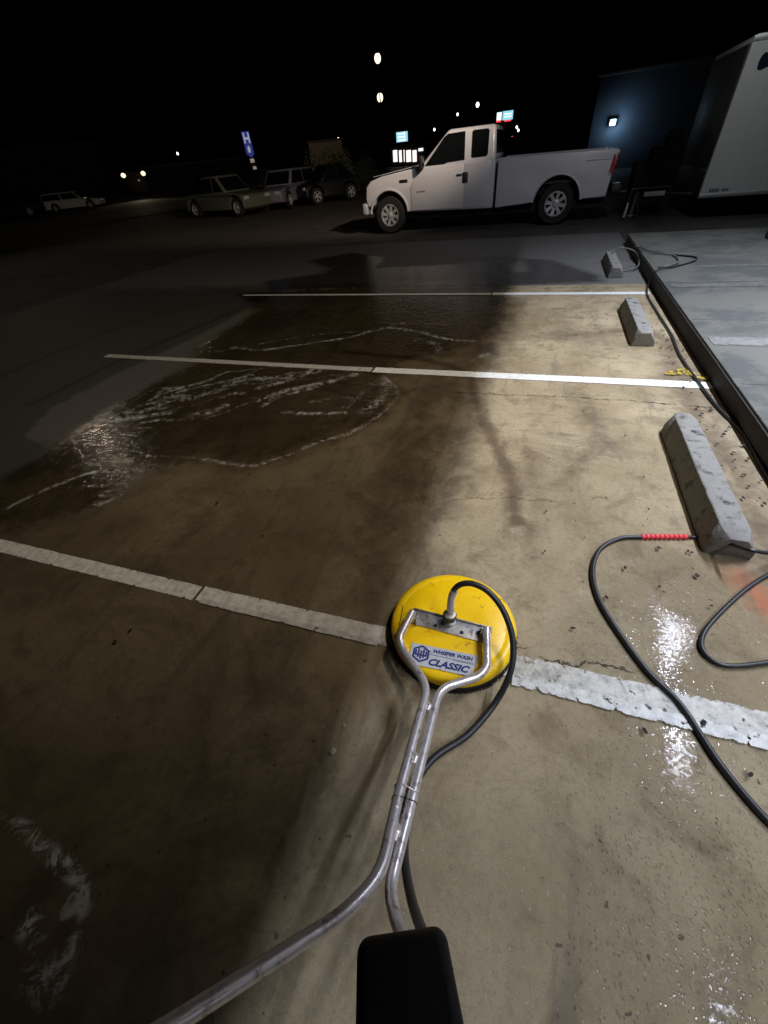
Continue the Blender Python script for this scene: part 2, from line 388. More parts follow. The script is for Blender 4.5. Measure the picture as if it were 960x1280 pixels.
    shade_f = mth('MULTIPLY', ss(mth('ADD', A('damp'), mth('MULTIPLY', mth('SUBTRACT', jag, .5), .3)), -.14, .10), .72)
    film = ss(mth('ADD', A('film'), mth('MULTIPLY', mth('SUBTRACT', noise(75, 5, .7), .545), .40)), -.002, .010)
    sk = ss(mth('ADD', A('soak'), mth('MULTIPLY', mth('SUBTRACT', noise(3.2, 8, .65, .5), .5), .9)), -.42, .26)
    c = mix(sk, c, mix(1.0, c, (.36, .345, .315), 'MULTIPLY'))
    dark = mth('MAXIMUM', mth('MAXIMUM', wetf, shade_f), mth('MULTIPLY', ss(mth('ADD', A('drops'), mth('MULTIPLY', mth('SUBTRACT', jag, .5), .8)), .15, .5), .22))
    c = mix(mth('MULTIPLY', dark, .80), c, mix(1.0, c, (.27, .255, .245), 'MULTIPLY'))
    # suds
    fo = mth('MULTIPLY', A('foam'), ss(noise(12, 11, .76, 1.6), .40, .60))
    fo = mth('ADD', fo, mth('MULTIPLY', mth('SUBTRACT', A('foam'), .80), .35))
    fm = mth('MULTIPLY', ss(fo, .02, .78), ss(noise(4.5, 6, .7, 1), .36, .56, .28, 1))
    c = mix(mth('MULTIPLY', fm, .80), c, (.60, .58, .56))
    wn = mth('MULTIPLY', mth('SUBTRACT', noise(7, 8, .68), .5), .16)
    ck = None
    for nm, wd_, st in (('crack_a', .0042, 1), ('crack_b', .0030, 1), ('crack_c', .006, .8), ('crack_d', .002, .6)):
        k_ = mth('MULTIPLY', ss(mth('ABSOLUTE', mth('ADD', A(nm), wn)), wd_*.3, wd_*1.5, 1, 0), st)
        ck = k_ if ck is None else mth('MAXIMUM', ck, k_)
    ck = mth('MULTIPLY', ck, ss(noise(4, 4), .34, .46))
    c = mix(mth('MULTIPLY', ck, .9), c, (.012, .010, .008))
    Lk.new(c, b.inputs['Base Color'])
    # droplets thrown round the wet spots
    vo = N.new('ShaderNodeTexVoronoi'); vo.inputs['Scale'].default_value = 78; Lk.new(co, vo.inputs['Vector'])
    sp = N.new('ShaderNodeSeparateColor'); Lk.new(vo.outputs['Color'], sp.inputs[0])
    on = ss(mth('SUBTRACT', mth('MULTIPLY', A('drops'), 1.25), sp.outputs[0]), -.02, .02)
    dr = mth('MULTIPLY', ss(vo.outputs['Distance'], .20, .34, 1, 0), on)
    dome = mth('MULTIPLY', mth('SUBTRACT', 1, mth('MULTIPLY', vo.outputs['Distance'], mth('MULTIPLY', vo.outputs['Distance'], 8))), dr)
    gl = mth('MAXIMUM', film, dr)
    rgh = mth('SUBTRACT', .82, mth('MULTIPLY', wetf, .62))
    rgh = mth('SUBTRACT', rgh, mth('MULTIPLY', shade_f, .22)); rgh = mth('SUBTRACT', rgh, mth('MULTIPLY', sk, .14))
    rgh = mth('MULTIPLY', rgh, mth('SUBTRACT', 1, mth('MULTIPLY', gl, .92)))
    rgh = mth('ADD', rgh, mth('MULTIPLY', fm, .15), clamp=True)
    Lk.new(rgh, b.inputs['Roughness'])
    b.inputs['Specular IOR Level'].default_value = .35
    h = mth('ADD', mth('MULTIPLY', fine, .35), mth('MULTIPLY', vf, .16))
    h = mth('ADD', h, mth('MULTIPLY', mid, .8))
    h = mth('MULTIPLY', h, mth('SUBTRACT', 1, mth('MULTIPLY', gl, .96)))
    h = mth('MULTIPLY', h, mth('SUBTRACT', 1, mth('MULTIPLY', wetf, .55)))
    h = mth('ADD', h, mth('MULTIPLY', fm, .5)); h = mth('SUBTRACT', h, mth('MULTIPLY', ck, 1.6))
    h = mth('ADD', h, mth('MULTIPLY', dome, .11)); h = mth('ADD', h, mth('MULTIPLY', mth('MULTIPLY', film, noise(95, 3, .6)), .30))
    h = mth('ADD', h, mth('MULTIPLY', mth('MULTIPLY', wetf, noise(16, 4, .6, .8)), 1.6))
    bp = N.new('ShaderNodeBump'); bp.inputs['Strength'].default_value = .75; bp.inputs['Distance'].default_value = .004
    Lk.new(h, bp.inputs['Height']); Lk.new(bp.outputs[0], b.inputs['Normal'])
    return m
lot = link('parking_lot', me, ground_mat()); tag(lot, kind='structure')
lot['label'] = 'stained wet concrete parking lot with suds running across it'

# asphalt ground to the horizon, rising gently on the far left
bm = bmesh.new()
def terr(px, py):
    d = math.hypot(px, py)
    if px > 0: return -.012
    sd = max(0, min(1, (-px)/max(d, 1)*1.6-.35))
    a = max(0, min(1, (d-28)/30)); b_ = max(0, min(1, (d-63)/18))
    return -.012 + sd*(.34*a*a*(3-2*a) + 1.55*b_*b_*(3-2*b_))
rs_ = [0, 6, 12, 18, 24, 30, 36, 42, 48, 54, 60, 66, 72, 80, 95, 120, 170, 260, 420, 800]
rows = []
for r_ in rs_[1:]:
    rows.append([bm.verts.new((r_*math.cos(a), r_*math.sin(a), terr(r_*math.cos(a), r_*math.sin(a)))) for a in [2*PI*k/72 for k in range(72)]])
c0 = bm.verts.new((0, 0, -.012))
for k in range(72):
    bm.faces.new((c0, rows[0][k], rows[0][(k+1) % 72]))
    for i in range(len(rows)-1): bm.faces.new((rows[i][k], rows[i+1][k], rows[i+1][(k+1) % 72], rows[i][(k+1) % 72]))
M['asphalt'] = mat('old_asphalt', (.060, .052, .044), .8, var=.35, vscale=.5, bump=.5, bscale=60, dirt=(.03, .027, .024), dscale=1.2, dthr=.55)
tag(fin('ground', bm, M['asphalt'], smooth=True), kind='structure')
# road band on the left
def ribbon(name, pts, wd, mt, z0=.006):
    bm = bmesh.new(); prev = None
    P_ = [Vector(p) for p in pts]
    for i, p in enumerate(P_):
        t = (P_[min(i+1, len(P_)-1)]-P_[max(0, i-1)]); t.z = 0; t.normalize(); n = Vector((-t.y, t.x, 0))
        a, b_ = p+n*wd/2, p-n*wd/2
        pr = [bm.verts.new((v.x, v.y, terr(v.x, v.y)+z0+.03)) for v in (a, b_)]
        if prev: bm.faces.new((prev[0], prev[1], pr[1], pr[0]))
        prev = pr
    return fin(name, bm, mt, smooth=False)
M['road'] = mat('road_surface', (.11, .085, .065), .75, var=.25, vscale=.4, bump=.3, bscale=30)
a_, b_ = g(-60, 303), g(330, 246)
d_ = (b_-a_).normalized()
rd = ribbon('road', [a_-d_*10+(b_-a_)*t for t in [i/14 for i in range(15)]]+[b_+d_*k*8 for k in range(1, 8)], 7.0, M['road']); tag(rd, kind='structure')
n_ = Vector((-d_.y, d_.x, 0))
M['linepaint'] = mat('road_paint', (.42, .40, .36), .8, var=.2)
tag(ribbon('road_marking', [a_-d_*10+n_*-3.0+(b_-a_)*t for t in [i/14 for i in range(15)]], .14, M['linepaint'], .012), kind='structure')

# ------------------------------------------------------------------ painted stall lines
def paint_mat(name, base, thr, grime=.25):
    m = bpy.data.materials.new(name); m.use_nodes = True; nt = m.node_tree; N = nt.nodes; Lk = nt.links
    b = N['Principled BSDF']; tc = N.new('ShaderNodeTexCoord')
    def noise(s, d, r):
        n = N.new('ShaderNodeTexNoise'); n.inputs['Scale'].default_value = s; n.inputs['Detail'].default_value = d; n.inputs['Roughness'].default_value = r
        Lk.new(tc.outputs['Object'], n.inputs['Vector']); return n.outputs['Fac']
    mx = N.new('ShaderNodeMix'); mx.data_type = 'RGBA'; mr = N.new('ShaderNodeMapRange')
    mr.inputs[1].default_value = .42; mr.inputs[2].default_value = .68; Lk.new(noise(22, 9, .7), mr.inputs[0]); Lk.new(mr.outputs[0], mx.inputs[0])
    mx.inputs[6].default_value = (*base, 1); mx.inputs[7].default_value = (*[c*(1-grime*2.4) for c in base], 1)
    Lk.new(mx.outputs[2], b.inputs['Base Color']); b.inputs['Roughness'].default_value = .38
    tr = N.new('ShaderNodeBsdfTransparent'); ms = N.new('ShaderNodeMixShader'); m2 = N.new('ShaderNodeMapRange')
    at = N.new('ShaderNodeAttribute'); at.attribute_name = 'edge'
    ad = N.new('ShaderNodeMath'); ad.operation = 'MULTIPLY_ADD'; ad.inputs[1].default_value = .10
    Lk.new(at.outputs['Fac'], ad.inputs[0]); Lk.new(noise(36, 10, .72), ad.inputs[2])
    m2.inputs[1].default_value = thr; m2.inputs[2].default_value = thr+.02; Lk.new(ad.outputs[0], m2.inputs[0])
    Lk.new(m2.outputs[0], ms.inputs[0]); Lk.new(b.outputs[0], ms.inputs[1]); Lk.new(tr.outputs[0], ms.inputs[2])
    Lk.new(ms.outputs[0], N['Material Output'].inputs[0])
    bp = N.new('ShaderNodeBump'); bp.inputs['Strength'].default_value = .5; bp.inputs['Distance'].default_value = .003
    Lk.new(noise(90, 6, .6), bp.inputs['Height']); Lk.new(bp.outputs[0], b.inputs['Normal'])
    return m
def stall_line(segs, mt, z, label):
    bm = bmesh.new(); lay = bm.verts.layers.float.new('edge')
    for (x0, y0, x1, y1, wd) in segs:
        n = max(2, int((x1-x0)/.08)); prev = None
        for i in range(n+1):
            t = i/n; px = x0+(x1-x0)*t; py = y0+(y1-y0)*t; row = []
            for j, e in ((-1, 1), (-.7, 0), (.7, 0), (1, 1)):
                v = bm.verts.new((px, py+j*wd/2*1.0+random.uniform(-.0015, .0015), z)); v[lay] = e; row.append(v)
            if prev:
                for j in range(3): bm.faces.new((prev[j], row[j], row[j+1], prev[j+1]))
            prev = row
    me = bpy.data.meshes.new('stall_line'); bm.to_mesh(me); bm.free()
    o = link('stall_line', me, mt); tag(o, kind='structure'); o['label'] = label; return o
pm1 = paint_mat('worn_white_paint', (.74, .71, .64), .635, .17); pm4 = paint_mat('scuffed_white_paint', (.50, .465, .39), .60, .24); pm5 = paint_mat('chalky_white_paint', (.60, .58, .52), .58, .2); pm2 = paint_mat('faded_white_paint', (.62, .59, .53), .60, .17); pm3 = paint_mat('bright_white_paint', (.84, .83, .78), .65, .10)
stall_line([(.12, .845, 1.42, .86, .095)], pm4, .0045, 'scuffed right end of the nearest stall line')
stall_line([(-3.6, .79, -1.378, .81, .085), (-1.362, .815, -.42, .832, .082), (-.42, .832, .115, .835, .09)], pm1, .0045, 'white painted stall line passing under the yellow surface cleaner')
stall_line([(.13, .785, 1.42, .795, .05)], pm5, .0085, 'brighter lower edge of the scuffed right end of the nearest stall line')
stall_line([(-1.33, .775, -.42, .79, .028)], pm2, .0085, 'fainter second coat of paint along the nearest stall line')
stall_line([(-1.4, 3.565, 1.41, 3.575, .12)], pm3, .0045, 'bright white stall line near the kerb')
stall_line([(-4.95, 3.60, -1.42, 3.565, .10)], pm2, .0045, 'faded wet end of the middle stall line')
stall_line([(-4.74, 6.35, -.6, 6.3, .08), (-.58, 6.3, 1.35, 6.27, .12)], pm3, .0045, 'far faded white stall line')
M['yellowmark'] = paint_mat('yellow_spray_mark', (.60, .42, .03), .49, .3)
bm = bmesh.new(); lay = bm.verts.layers.float.new('edge')
for k in range(7):
    p = g(842+k*7+random.uniform(-3, 3), 466+k*1.2+random.uniform(-4, 4)); r_ = random.uniform(.02, .045)
    vs = [bm.verts.new((p.x+r_*math.cos(a)*random.uniform(.7, 1.6), p.y+r_*math.sin(a), .0130+.0005*k)) for a in [2*PI*i/9 for i in range(9)]]
    bm.faces.new(vs)
me_ = bpy.data.meshes.new('spray_mark'); bm.to_mesh(me_); bm.free(); tag(link('spray_mark', me_, M['yellowmark']), 'yellow sprayed utility mark on the white stall line by the kerb', 'paint mark')

# ------------------------------------------------------------------ kerb and walkway
def walk_mat():
    m = mat('walkway_concrete', (.125, .12, .10), .7, var=.16, vscale=1.6, bump=.35, bscale=90, dirt=(.075, .078, .07), dscale=2.2, dthr=.5)
    return m
KH = .155
bm = bmesh.new(); prism(bm, [(KX, -4, -.1), (KX, -4, KH), (KX+.0, -4, KH), (3.6, -4, KH), (3.6, -4, -.1)][:2]+[(3.6, -4, KH), (3.6, -4, -.1)], (0, 13.7, 0))
wk = fin('pavement', bm, walk_mat(), bevel=.012, seg=2); tag(wk, kind='structure')
M['kerbface'] = mat('black_kerb_face', (.018, .015, .012), .7, var=.4, vscale=12, bump=.5, bscale=50)  # kerb side turned from the lamps; its shade is in the base colour
bm = bmesh.new(); box(bm, (KX-.006, 2.85, KH/2-.012), (.010, 13.5, KH-.012)); tag(fin('kerb', bm, M['kerbface'], bevel=.003), kind='structure')
M['rivet'] = M['alu']
M['stripe'] = paint_mat('pale_walkway_band', (.24, .235, .215), .60, .15)
M['stripe2'] = paint_mat('grey_walkway_band', (.17, .168, .155), .56, .15)
def band(x0, x1, y0, y1, mt, z):
    bm = bmesh.new(); lay = bm.verts.layers.float.new('edge'); n = 20; prev = None
    for i in range(n+1):
        px = x0+(x1-x0)*i/n; row = []
        for f, e in ((0, 1), (.2, 0), (.8, 0), (1, 1)):
            v = bm.verts.new((px, y0+(y1-y0)*f, z)); v[lay] = e; row.append(v)
        if prev:
            for j in range(3): bm.faces.new((prev[j], row[j], row[j+1], prev[j+1]))
        prev = row
    me = bpy.data.meshes.new('pavement_band'); bm.to_mesh(me); bm.free(); tag(link('pavement_band', me, mt), kind='structure')
yb = g(920, 427, KH).y; band(KX+.04, 3.55, yb-.10, yb+.10, M['stripe'], KH+.004)
yb = g(900, 357, KH).y; band(KX+.05, 3.55, yb-.07, yb+.09, M['stripe2'], KH+.004)
yb = g(900, 333, KH).y; band(1.9, 3.2, yb-.08, yb+.08, M['stripe2'], KH+.004)
M['jointdark'] = mat('joint_dark', (.08, .08, .075), .9)
for (u_, v_) in ((920, 400), (915, 352), (930, 480)):
    yj = g(u_, v_, KH).y; bm = bmesh.new(); box(bm, (2.5, yj, KH+.0012), (2.1, .008, .002)); tag(fin('pavement_joint', bm, M['jointdark'], smooth=False), kind='structure')

# building along the walkway (its corner shows at the right edge)
bt = thing('shop_building', (3.2, 0, 0), 0, 'pale stucco building corner with black base beside the walkway', 'building')
WX = 3.2
def loc(bm, parent):                       # to parent's frame
    bmesh.ops.translate(bm, verts=bm.verts, vec=-parent.location)
bm = bmesh.new(); box(bm, (WX+2.5, 1.85, 2.6), (5.0, 13.7, 4.9)); loc(bm, bt); fin('wall', bm, M['wall'], bt, bevel=.01)
bm = bmesh.new(); box(bm, (WX+2.5, 1.85, .20), (5.05, 13.75, .09)); loc(bm, bt); fin('wall_base', bm, M['black_base'], bt, bevel=.005)
bm = bmesh.new(); box(bm, (2.5, 1.85, 4.16), (1.4, 13.7, .1)); loc(bm, bt); fin('soffit', bm, M['soffit'], bt)
bm = bmesh.new(); box(bm, (1.795, 1.85, 3.74), (.03, 13.7, 1.22)); loc(bm, bt); fin('fascia', bm, M['soffit'], bt)  # unseen drop panel, added to cut the tube light along a straight edge
for yy in (-.68, 3.55, 7.2):  # the far tube is added to carry light past the last stalls
    lt = thing('strip_light', (2.45, yy, 4.06), 0, 'bare fluorescent strip light under the canopy over the '+('near' if yy < 0 else 'middle' if yy < 5 else 'far')+' part of the walkway', 'light', 'strip lights under the canopy')
    bm = bmesh.new(); box(bm, (0, 0, .02), (.12, 2.9, .05)); fin('housing', bm, M['alu'], lt, bevel=.005)
    L = bpy.data.lights.new('tube_light', 'AREA'); L.shape = 'RECTANGLE'; L.size = .055; L.size_y = 2.7; L.energy = 80 if yy < 0 else 192 if yy < 5 else 55; L.spread = math.radians(112); L.color = (.76, .83, 1)
    lo = bpy.data.objects.new('tube_light', L); col.objects.link(lo); lo.parent = lt; lo.location = (0, 0, -.02)
# unseen fill lamps added on the canopy edge to brighten the lot
def spot(name, p, target, e, ang, blend, c, r=.12, parent=None):
    L = bpy.data.lights.new(name, 'SPOT'); L.energy = e; L.spot_size = math.radians(ang); L.spot_blend = blend; L.color = c; L.shadow_soft_size = r
    o = bpy.data.objects.new(name, L); col.objects.link(o); o.location = p
    o.rotation_euler = (Vector(target)-Vector(p)).to_track_quat('-Z', 'Y').to_euler(); return o
def added_flood(p, tgt, label):
    t = thing('floodlight', p, 0, label, 'light', 'floodlights on the canopy')
    d = (Vector(tgt)-Vector(p)).normalized(); q_ = d.to_track_quat('-Z', 'Y').to_matrix()
    bm = bmesh.new(); hull8(bm, [q_@Vector(v)-d*.06 for v in ((-.07, -.05, 0), (.07, -.05, 0), (.07, .05, 0), (-.07, .05, 0))], [q_@Vector(v)+d*.02 for v in ((-.14, -.10, 0), (.14, -.10, 0), (.14, .10, 0), (-.14, .10, 0))]); fin('housing', bm, M['darkmetal'], t, bevel=.005)
    bm = bmesh.new(); tube(bm, [(0, 0, -.1), (0, 0, -.45)], .02, 8); fin('bracket', bm, M['darkmetal'], t)
    return d
d = added_flood((1.75, 1.6, 4.75), (-3.4, 4.2, 0), 'warm floodlight on the canopy aimed at the near stalls')
spot('flood_warm', Vector((1.75, 1.6, 4.75))+d*.06, (-3.2, 3.8, 0), 820, 92, 1, (1, .88, .72))
d = added_flood((1.75, 5.2, 4.75), (.3, 12.5, .9), 'cool floodlight on the canopy aimed at the white pickup')
spot('flood_cool', Vector((1.75, 5.2, 4.75))+d*.06, (.1, 12.5, .9), 330, 92, .9, (.93, .92, 1))  # added fill so the pickup side shows

d = added_flood((1.75, 8.55, 4.6), (4.6, 12.2, 1.2), 'cool floodlight on the far canopy corner aimed at the trailer')
spot('flood_trailer', Vector((1.75, 8.55, 4.6))+d*.06, (4.6, 12.2, 1.2), 115, 75, .9, (.95, .98, 1))  # extra fill added to lift the trailer side

# ------------------------------------------------------------------ wheel stops
def wheel_stop(y0, y1, x0, label, dark=False, wd=.20, h=.14):
    t = thing('wheel_stop', ((x0+wd/2), (y0+y1)/2, 0), 0, label, 'wheel stop', 'concrete wheel stops along the kerb')
    L = (y1-y0)/2; n = 26
    def section(y, inset):
        k = .035
        return [(-wd/2+inset*.2, 0), (-wd/2+.004+inset*.3, .05), (-wd/2+.034+inset, h-inset*.4), (wd/2-.05-inset, h-inset*.4), (wd/2-.004-inset*.3, .05), (wd/2-inset*.2, 0)]
    bm = bmesh.new(); rings = []
    ys = [-L, -L+.05]+[-L+.05+(2*L-.1)*i/n for i in range(1, n)]+[L-.05, L]
    for y in ys:
        e = .02 if abs(y) > L-.01 else 0
        dz = .0
        rings.append([bm.verts.new((px+random.uniform(-.0018, .0018), y+(.0 if not e else math.copysign(-.03*(pz/h), y)), pz+(random.uniform(-.0015, .0015) if pz > .01 else 0))) for px, pz in section(y, e)])
    for i in range(len(rings)-1):
        for k in range(5): bm.faces.new((rings[i][k], rings[i+1][k], rings[i+1][k+1], rings[i][k+1]))
        bm.faces.new((rings[i][5], rings[i+1][5], rings[i+1][0], rings[i][0]))
    bm.faces.new(rings[0]); bm.faces.new(rings[-1][::-1])
    o = fin('block', bm, M['stop'], t, bevel=.004, seg=1)
    for yy in (-L*.6, L*.6):
        bm = bmesh.new(); lathe(bm, [(.016, h-.012), (.016, h+.0015), (.006, h+.0035)], c=(0, yy, 0), seg=14); fin('anchor_pin', bm, M['darkmetal'], t)
    return t
wheel_stop(1.66, 2.80, .935, 'nearest and largest concrete wheel stop, with the red hose coil beside it')
wheel_stop(4.40, 5.56, .93, 'middle concrete wheel stop between the two farther stall lines')
wheel_stop(7.10, 8.26, .93, 'farthest concrete wheel stop, dim, beside the coiled hoses', )

# ------------------------------------------------------------------ surface cleaner
C = Vector((-.128, .925, 0))
e1 = g(517, 762, .12); e2 = g(608, 785, .12)
ax = (e2-e1); ax.z = 0; ax.normalize(); ay = Vector((-ax.y, ax.x, 0))
RM = Matrix((ax, ay, Vector((0, 0, 1)))).transposed()
sc = thing('surface_cleaner', C, RM, 'round yellow surface cleaner with steel tube handle standing on the white line', 'surface cleaner')
bpy.context.view_layer.update()
INV = sc.matrix_world.inverted()
RD = .252
bm = bmesh.new()
lathe(bm, [(RD, .038), (RD+.004, .041), (RD+.004, .066), (RD, .076), (RD-.008, .083), (RD-.020, .0865), (RD-.032, .0872), (RD-.037, .0852), (RD-.042, .0875), (.12, .0890), (.0001, .0893)], seg=96)
fin('deck', bm, M['yellow'], sc, ang=50)
bm = bmesh.new(); lathe(bm, [(RD-.02, .004), (RD+.004, .004), (RD+.007, .036), (RD-.02, .042)], seg=96)
br = fin('skirt', bm, M['brush'], sc)
bm = bmesh.new()
for k in range(360):
    a = 2*PI*k/360+random.uniform(-.006, .006); rr = RD+.006+random.uniform(-.002, .002)
    p0 = Vector((rr*math.cos(a), rr*math.sin(a), .028)); p1 = Vector(((rr+random.uniform(0, .009))*math.cos(a), (rr+.003)*math.sin(a), random.uniform(.0, .006)))
    tube(bm, [p0, p1], .0016, 4)
fin('bristle_fringe', bm, M['brush'], br)['kind'] = 'stuff'
# mounting plate
TL = lambda w_: INV @ w_
a1, a2 = TL(g(520, 772, .095)), TL(g(606, 792, .095))
pc = (a1+a2)/2; plen = (a2-a1).length+.05
bm = bmesh.new(); box(bm, (pc.x, pc.y, .0925), (plen, .072, .005)); pl = fin('mounting_plate', bm, M['plate'], sc, bevel=.002)
bm = bmesh.new(); box(bm, (pc.x, pc.y+.034, .0975), (plen-.01, .004, .012)); fin('plate_flange', bm, M['plate'], pl, bevel=.001)
for sx in (-.42, -.16, .16, .42):
    bm = bmesh.new(); lathe(bm, [(.0085, .0945), (.0085, .0965), (.006, .1005)], c=(pc.x+sx*plen, pc.y-.018, 0), seg=6); fin('bolt', bm, M['darkmetal'], pl)
# swivel, fitting and pressure hose
sw = TL(g(562, 775, .11))
bm = bmesh.new(); lathe(bm, [(.026, .094), (.026, .112), (.020, .116), (.020, .135), (.024, .137), (.024, .156), (.014, .160), (.0001, .160)], c=(sw.x, sw.y, 0), seg=28); fin('swivel', bm, M['plate'], sc)
bm = bmesh.new(); lathe(bm, [(.0275, .128), (.0275, .148)], c=(sw.x, sw.y, 0), seg=28); fin('swivel_collar', bm, M['darkmetal'], sc)
top = Vector((sw.x, sw.y, .158)); topw = sc.matrix_world @ top
v0 = TL(pd(565, 742, 1.56)); dirf = (v0-top).normalized()
bm = bmesh.new(); tube(bm, [top, top+dirf*.035], .0125, 16); tube(bm, [top+dirf*.012, top+dirf*.026], .0165, 6); fin('hose_fitting', bm, M['steel'], sc)
hp = [top+dirf*.03, v0]+[TL(pg(*p)) for p in ((575, 731, 1.52), (592, 730, 1.50), (612, 741, 1.48), (630, 765, 1.46), (641, 800, 1.44), (638, 840, 1.42), (618, 880, 1.42), (585, 918, 1.41), (545, 945, 1.38), (522, 975, 1.31), (511, 1010, 1.22), (506, 1050, 1.10), (507, 1085, 1.0), (516, 1130, .88), (533, 1180, .74), (545, 1230, .62))]
bm = bmesh.new(); tube(bm, smooth_path(hp, 7), .0115, 16); fin('pressure_hose', bm, M['hose'], sc, ang=60)
bm = bmesh.new(); s0 = hp[0]; tube(bm, smooth_path([s0+(hp[1]-s0)*-.2, s0+(hp[1]-s0)*.7, hp[1]+(hp[2]-hp[1])*.3], 4), .0150, 16); fin('hose_ferrule', bm, M['steel'], sc)
# steel tubes
lp = [(516, 764, 1.60), (499, 797, 1.545), (503, 812, 1.515), (535, 858, 1.38), (498, 994, 1.05), (476, 1094, .88), (430, 1143, .81), (200, 1290, .60), (140, 1328, .56)]
rp = [(608, 786, 1.545), (609, 834, 1.44), (598, 846, 1.42), (549, 861, 1.38), (515, 998, 1.05), (487, 1110, .88), (494, 1146, .82), (515, 1200, .70), (540, 1260, .58)]
tl = []
for nm, pp in (('left', lp), ('right', rp)):
    pts = round_corners([TL(pd(*p)) for p in pp], .055, 7)
    bm = bmesh.new(); tube(bm, pts, .0145, 22); tl.append(fin('handle_tube', bm, M['steel'], sc, ang=60))
    e = pts[0]; bm = bmesh.new(); tube(bm, [Vector((e.x, e.y, .092)), Vector((e.x, e.y, .125))], .0135, 18)
    tube(bm, [Vector((e.x-.022, e.y+.004, .118)), Vector((e.x+.022, e.y+.004, .118))], .0075, 12)
    fin('pivot_bolt', bm, M['steel'], tl[-1])
    for sx in (-1, 1):
        bm = bmesh.new(); box(bm, (e.x+sx*.017, e.y, .108), (.005, .04, .034)); fin('pivot_ear', bm, M['plate'], pl, bevel=.001)
# weld webs, wire tie, black bands and dimples along the paired tubes
def wp(f0, a, b_): return a.lerp(b_, f0)
Lj, Rj = TL(pd(535, 858, 1.38)), TL(pd(549, 861, 1.38)); Lw, Rw = TL(pd(498, 994, 1.05)), TL(pd(515, 998, 1.05)); Lb, Rb = TL(pd(476, 1094, .88)), TL(pd(487, 1110, .88))
for (s0, s1, f) in ((0, 1, .17), (0, 1, .66)):
    a = (Lj.lerp(Lw, f)+Rj.lerp(Rw, f))/2; b2 = (Lj.lerp(Lw, f+.09)+Rj.lerp(Rw, f+.09))/2
    bm = bmesh.new(); tube(bm, [a.lerp(b2, t/6) for t in range(7)], lambda t: .0035+.0075*math.sin(PI*t), 10); fin('weld', bm, M['steel'], sc)
a = (Lw.lerp(Lb, .38)+Rw.lerp(Rb, .34))/2; b2 = (Lw.lerp(Lb, .62)+Rw.lerp(Rb, .52))/2
bm = bmesh.new(); tube(bm, [a.lerp(b2, t/6) for t in range(7)], lambda t: .0035+.008*math.sin(PI*t), 10); fin('weld', bm, M['steel'], sc)
def loop(f, off, r, mt, nm, tilt=0):
    A_ = Lj.lerp(Lw, f); B_ = Rj.lerp(Rw, f); dv = (Lw-Lj).normalized(); sx_ = (B_-A_).normalized(); up_ = sx_.cross(dv).normalized()
    pts = []; R_ = .0145+off; n = 8
    for k in range(n+1):
        t = PI/2+PI*k/n; pts.append(A_+sx_*math.cos(t)*R_+up_*math.sin(t)*R_+dv*tilt*-.5)
    for k in range(n+1):
        t = -PI/2+PI*k/n; pts.append(B_+sx_*math.cos(t)*R_+up_*math.sin(t)*R_+dv*tilt*.5)
    pts.append(pts[0])
    bm = bmesh.new(); tube(bm, pts, r, 8, cap=False); return fin(nm, bm, mt, sc)
loop(.955, .0022, .0017, M['steel'], 'wire_tie', .012)
loop(1.03, .0008, .0012, M['black_gap'], 'cable_band', .003)
for (A_, B_, f) in ((Lw, Lb, .18), (Rw, Rb, .20)):
    p = A_.lerp(B_, f); n = (TL(Vector((0, 0, CH)))-p).normalized()
    bm = bmesh.new(); lathe(bm, [(.0075, 0), (.0065, .002), (.003, .003), (.0001, .0032)], seg=14)
    q_ = n.to_track_quat('Z', 'Y').to_matrix().to_4x4(); bmesh.ops.transform(bm, matrix=Matrix.Translation(p+n*.0135) @ q_, verts=bm.verts); fin('rivet', bm, M['steel'], sc)
# sticker with the writing
s1, s2, s3, s4 = [TL(g(*p, .0905)) for p in ((512, 805), (600, 823), (594, 840), (514, 831))]
sc_c = (s1+s2+s3+s4)/4; sdir = (s2-s1); sdir.z = 0; ang_s = math.atan2(sdir.y, sdir.x)
Ms = Matrix.Translation((sc_c.x, sc_c.y, .0895)) @ Matrix.Rotation(ang_s, 4, 'Z')
SW, SH = .262, .088
bm = bmesh.new(); prism(bm, [Ms @ Vector(v) for v in ((-SW/2, -SH/2, 0), (SW/2-.022, -SH/2, 0), (SW/2, SH/2, 0), (-SW/2, SH/2, 0))], (0, 0, .0022)); stk = fin('sticker', bm, M['sticker'], sc, bevel=.0006, seg=1)
zt = .0030
text_obj('writing', 'WHISPER WASH', .0205, M['blue_ink'], stk, Ms @ Matrix.Translation((.030, .0245, zt)), shear=.3, sx=1.02, bold=.0008)
text_obj('writing', 'CLASSIC', .036, M['blue_ink'], stk, Ms @ Matrix.Translation((.018, -.022, zt)), shear=.35, sx=1.12, bold=.0014)
bm = bmesh.new(); box(bm, Ms @ Vector((.028, .0085, zt)), (.17, .0014, .0006), Matrix.Rotation(ang_s, 3, 'Z')); box(bm, Ms @ Vector((.075, .0040, zt)), (.08, .0014, .0006), Matrix.Rotation(ang_s, 3, 'Z')); fin('underline', bm, M['blue_ink'], stk, smooth=False)
def hexring(r0, r1, c):
    bm = bmesh.new(); o_, i_ = [], []
    for k in range(6):
        a = PI/6+k*PI/3; o_.append((c[0]+r1*math.cos(a), c[1]+r1*math.sin(a))); i_.append((c[0]+r0*math.cos(a), c[1]+r0*math.sin(a)))
    for k in range(6):
        j = (k+1) % 6; bm.faces.new([bm.verts.new(Ms @ Vector((*p, zt+.0004))) for p in (o_[k], o_[j], i_[j], i_[k])])
    return bm
ec = (-.088, .004)
fin('emblem', hexring(.0285, .0365, ec), M['blue_ink'], stk, smooth=False)
bm = bmesh.new()
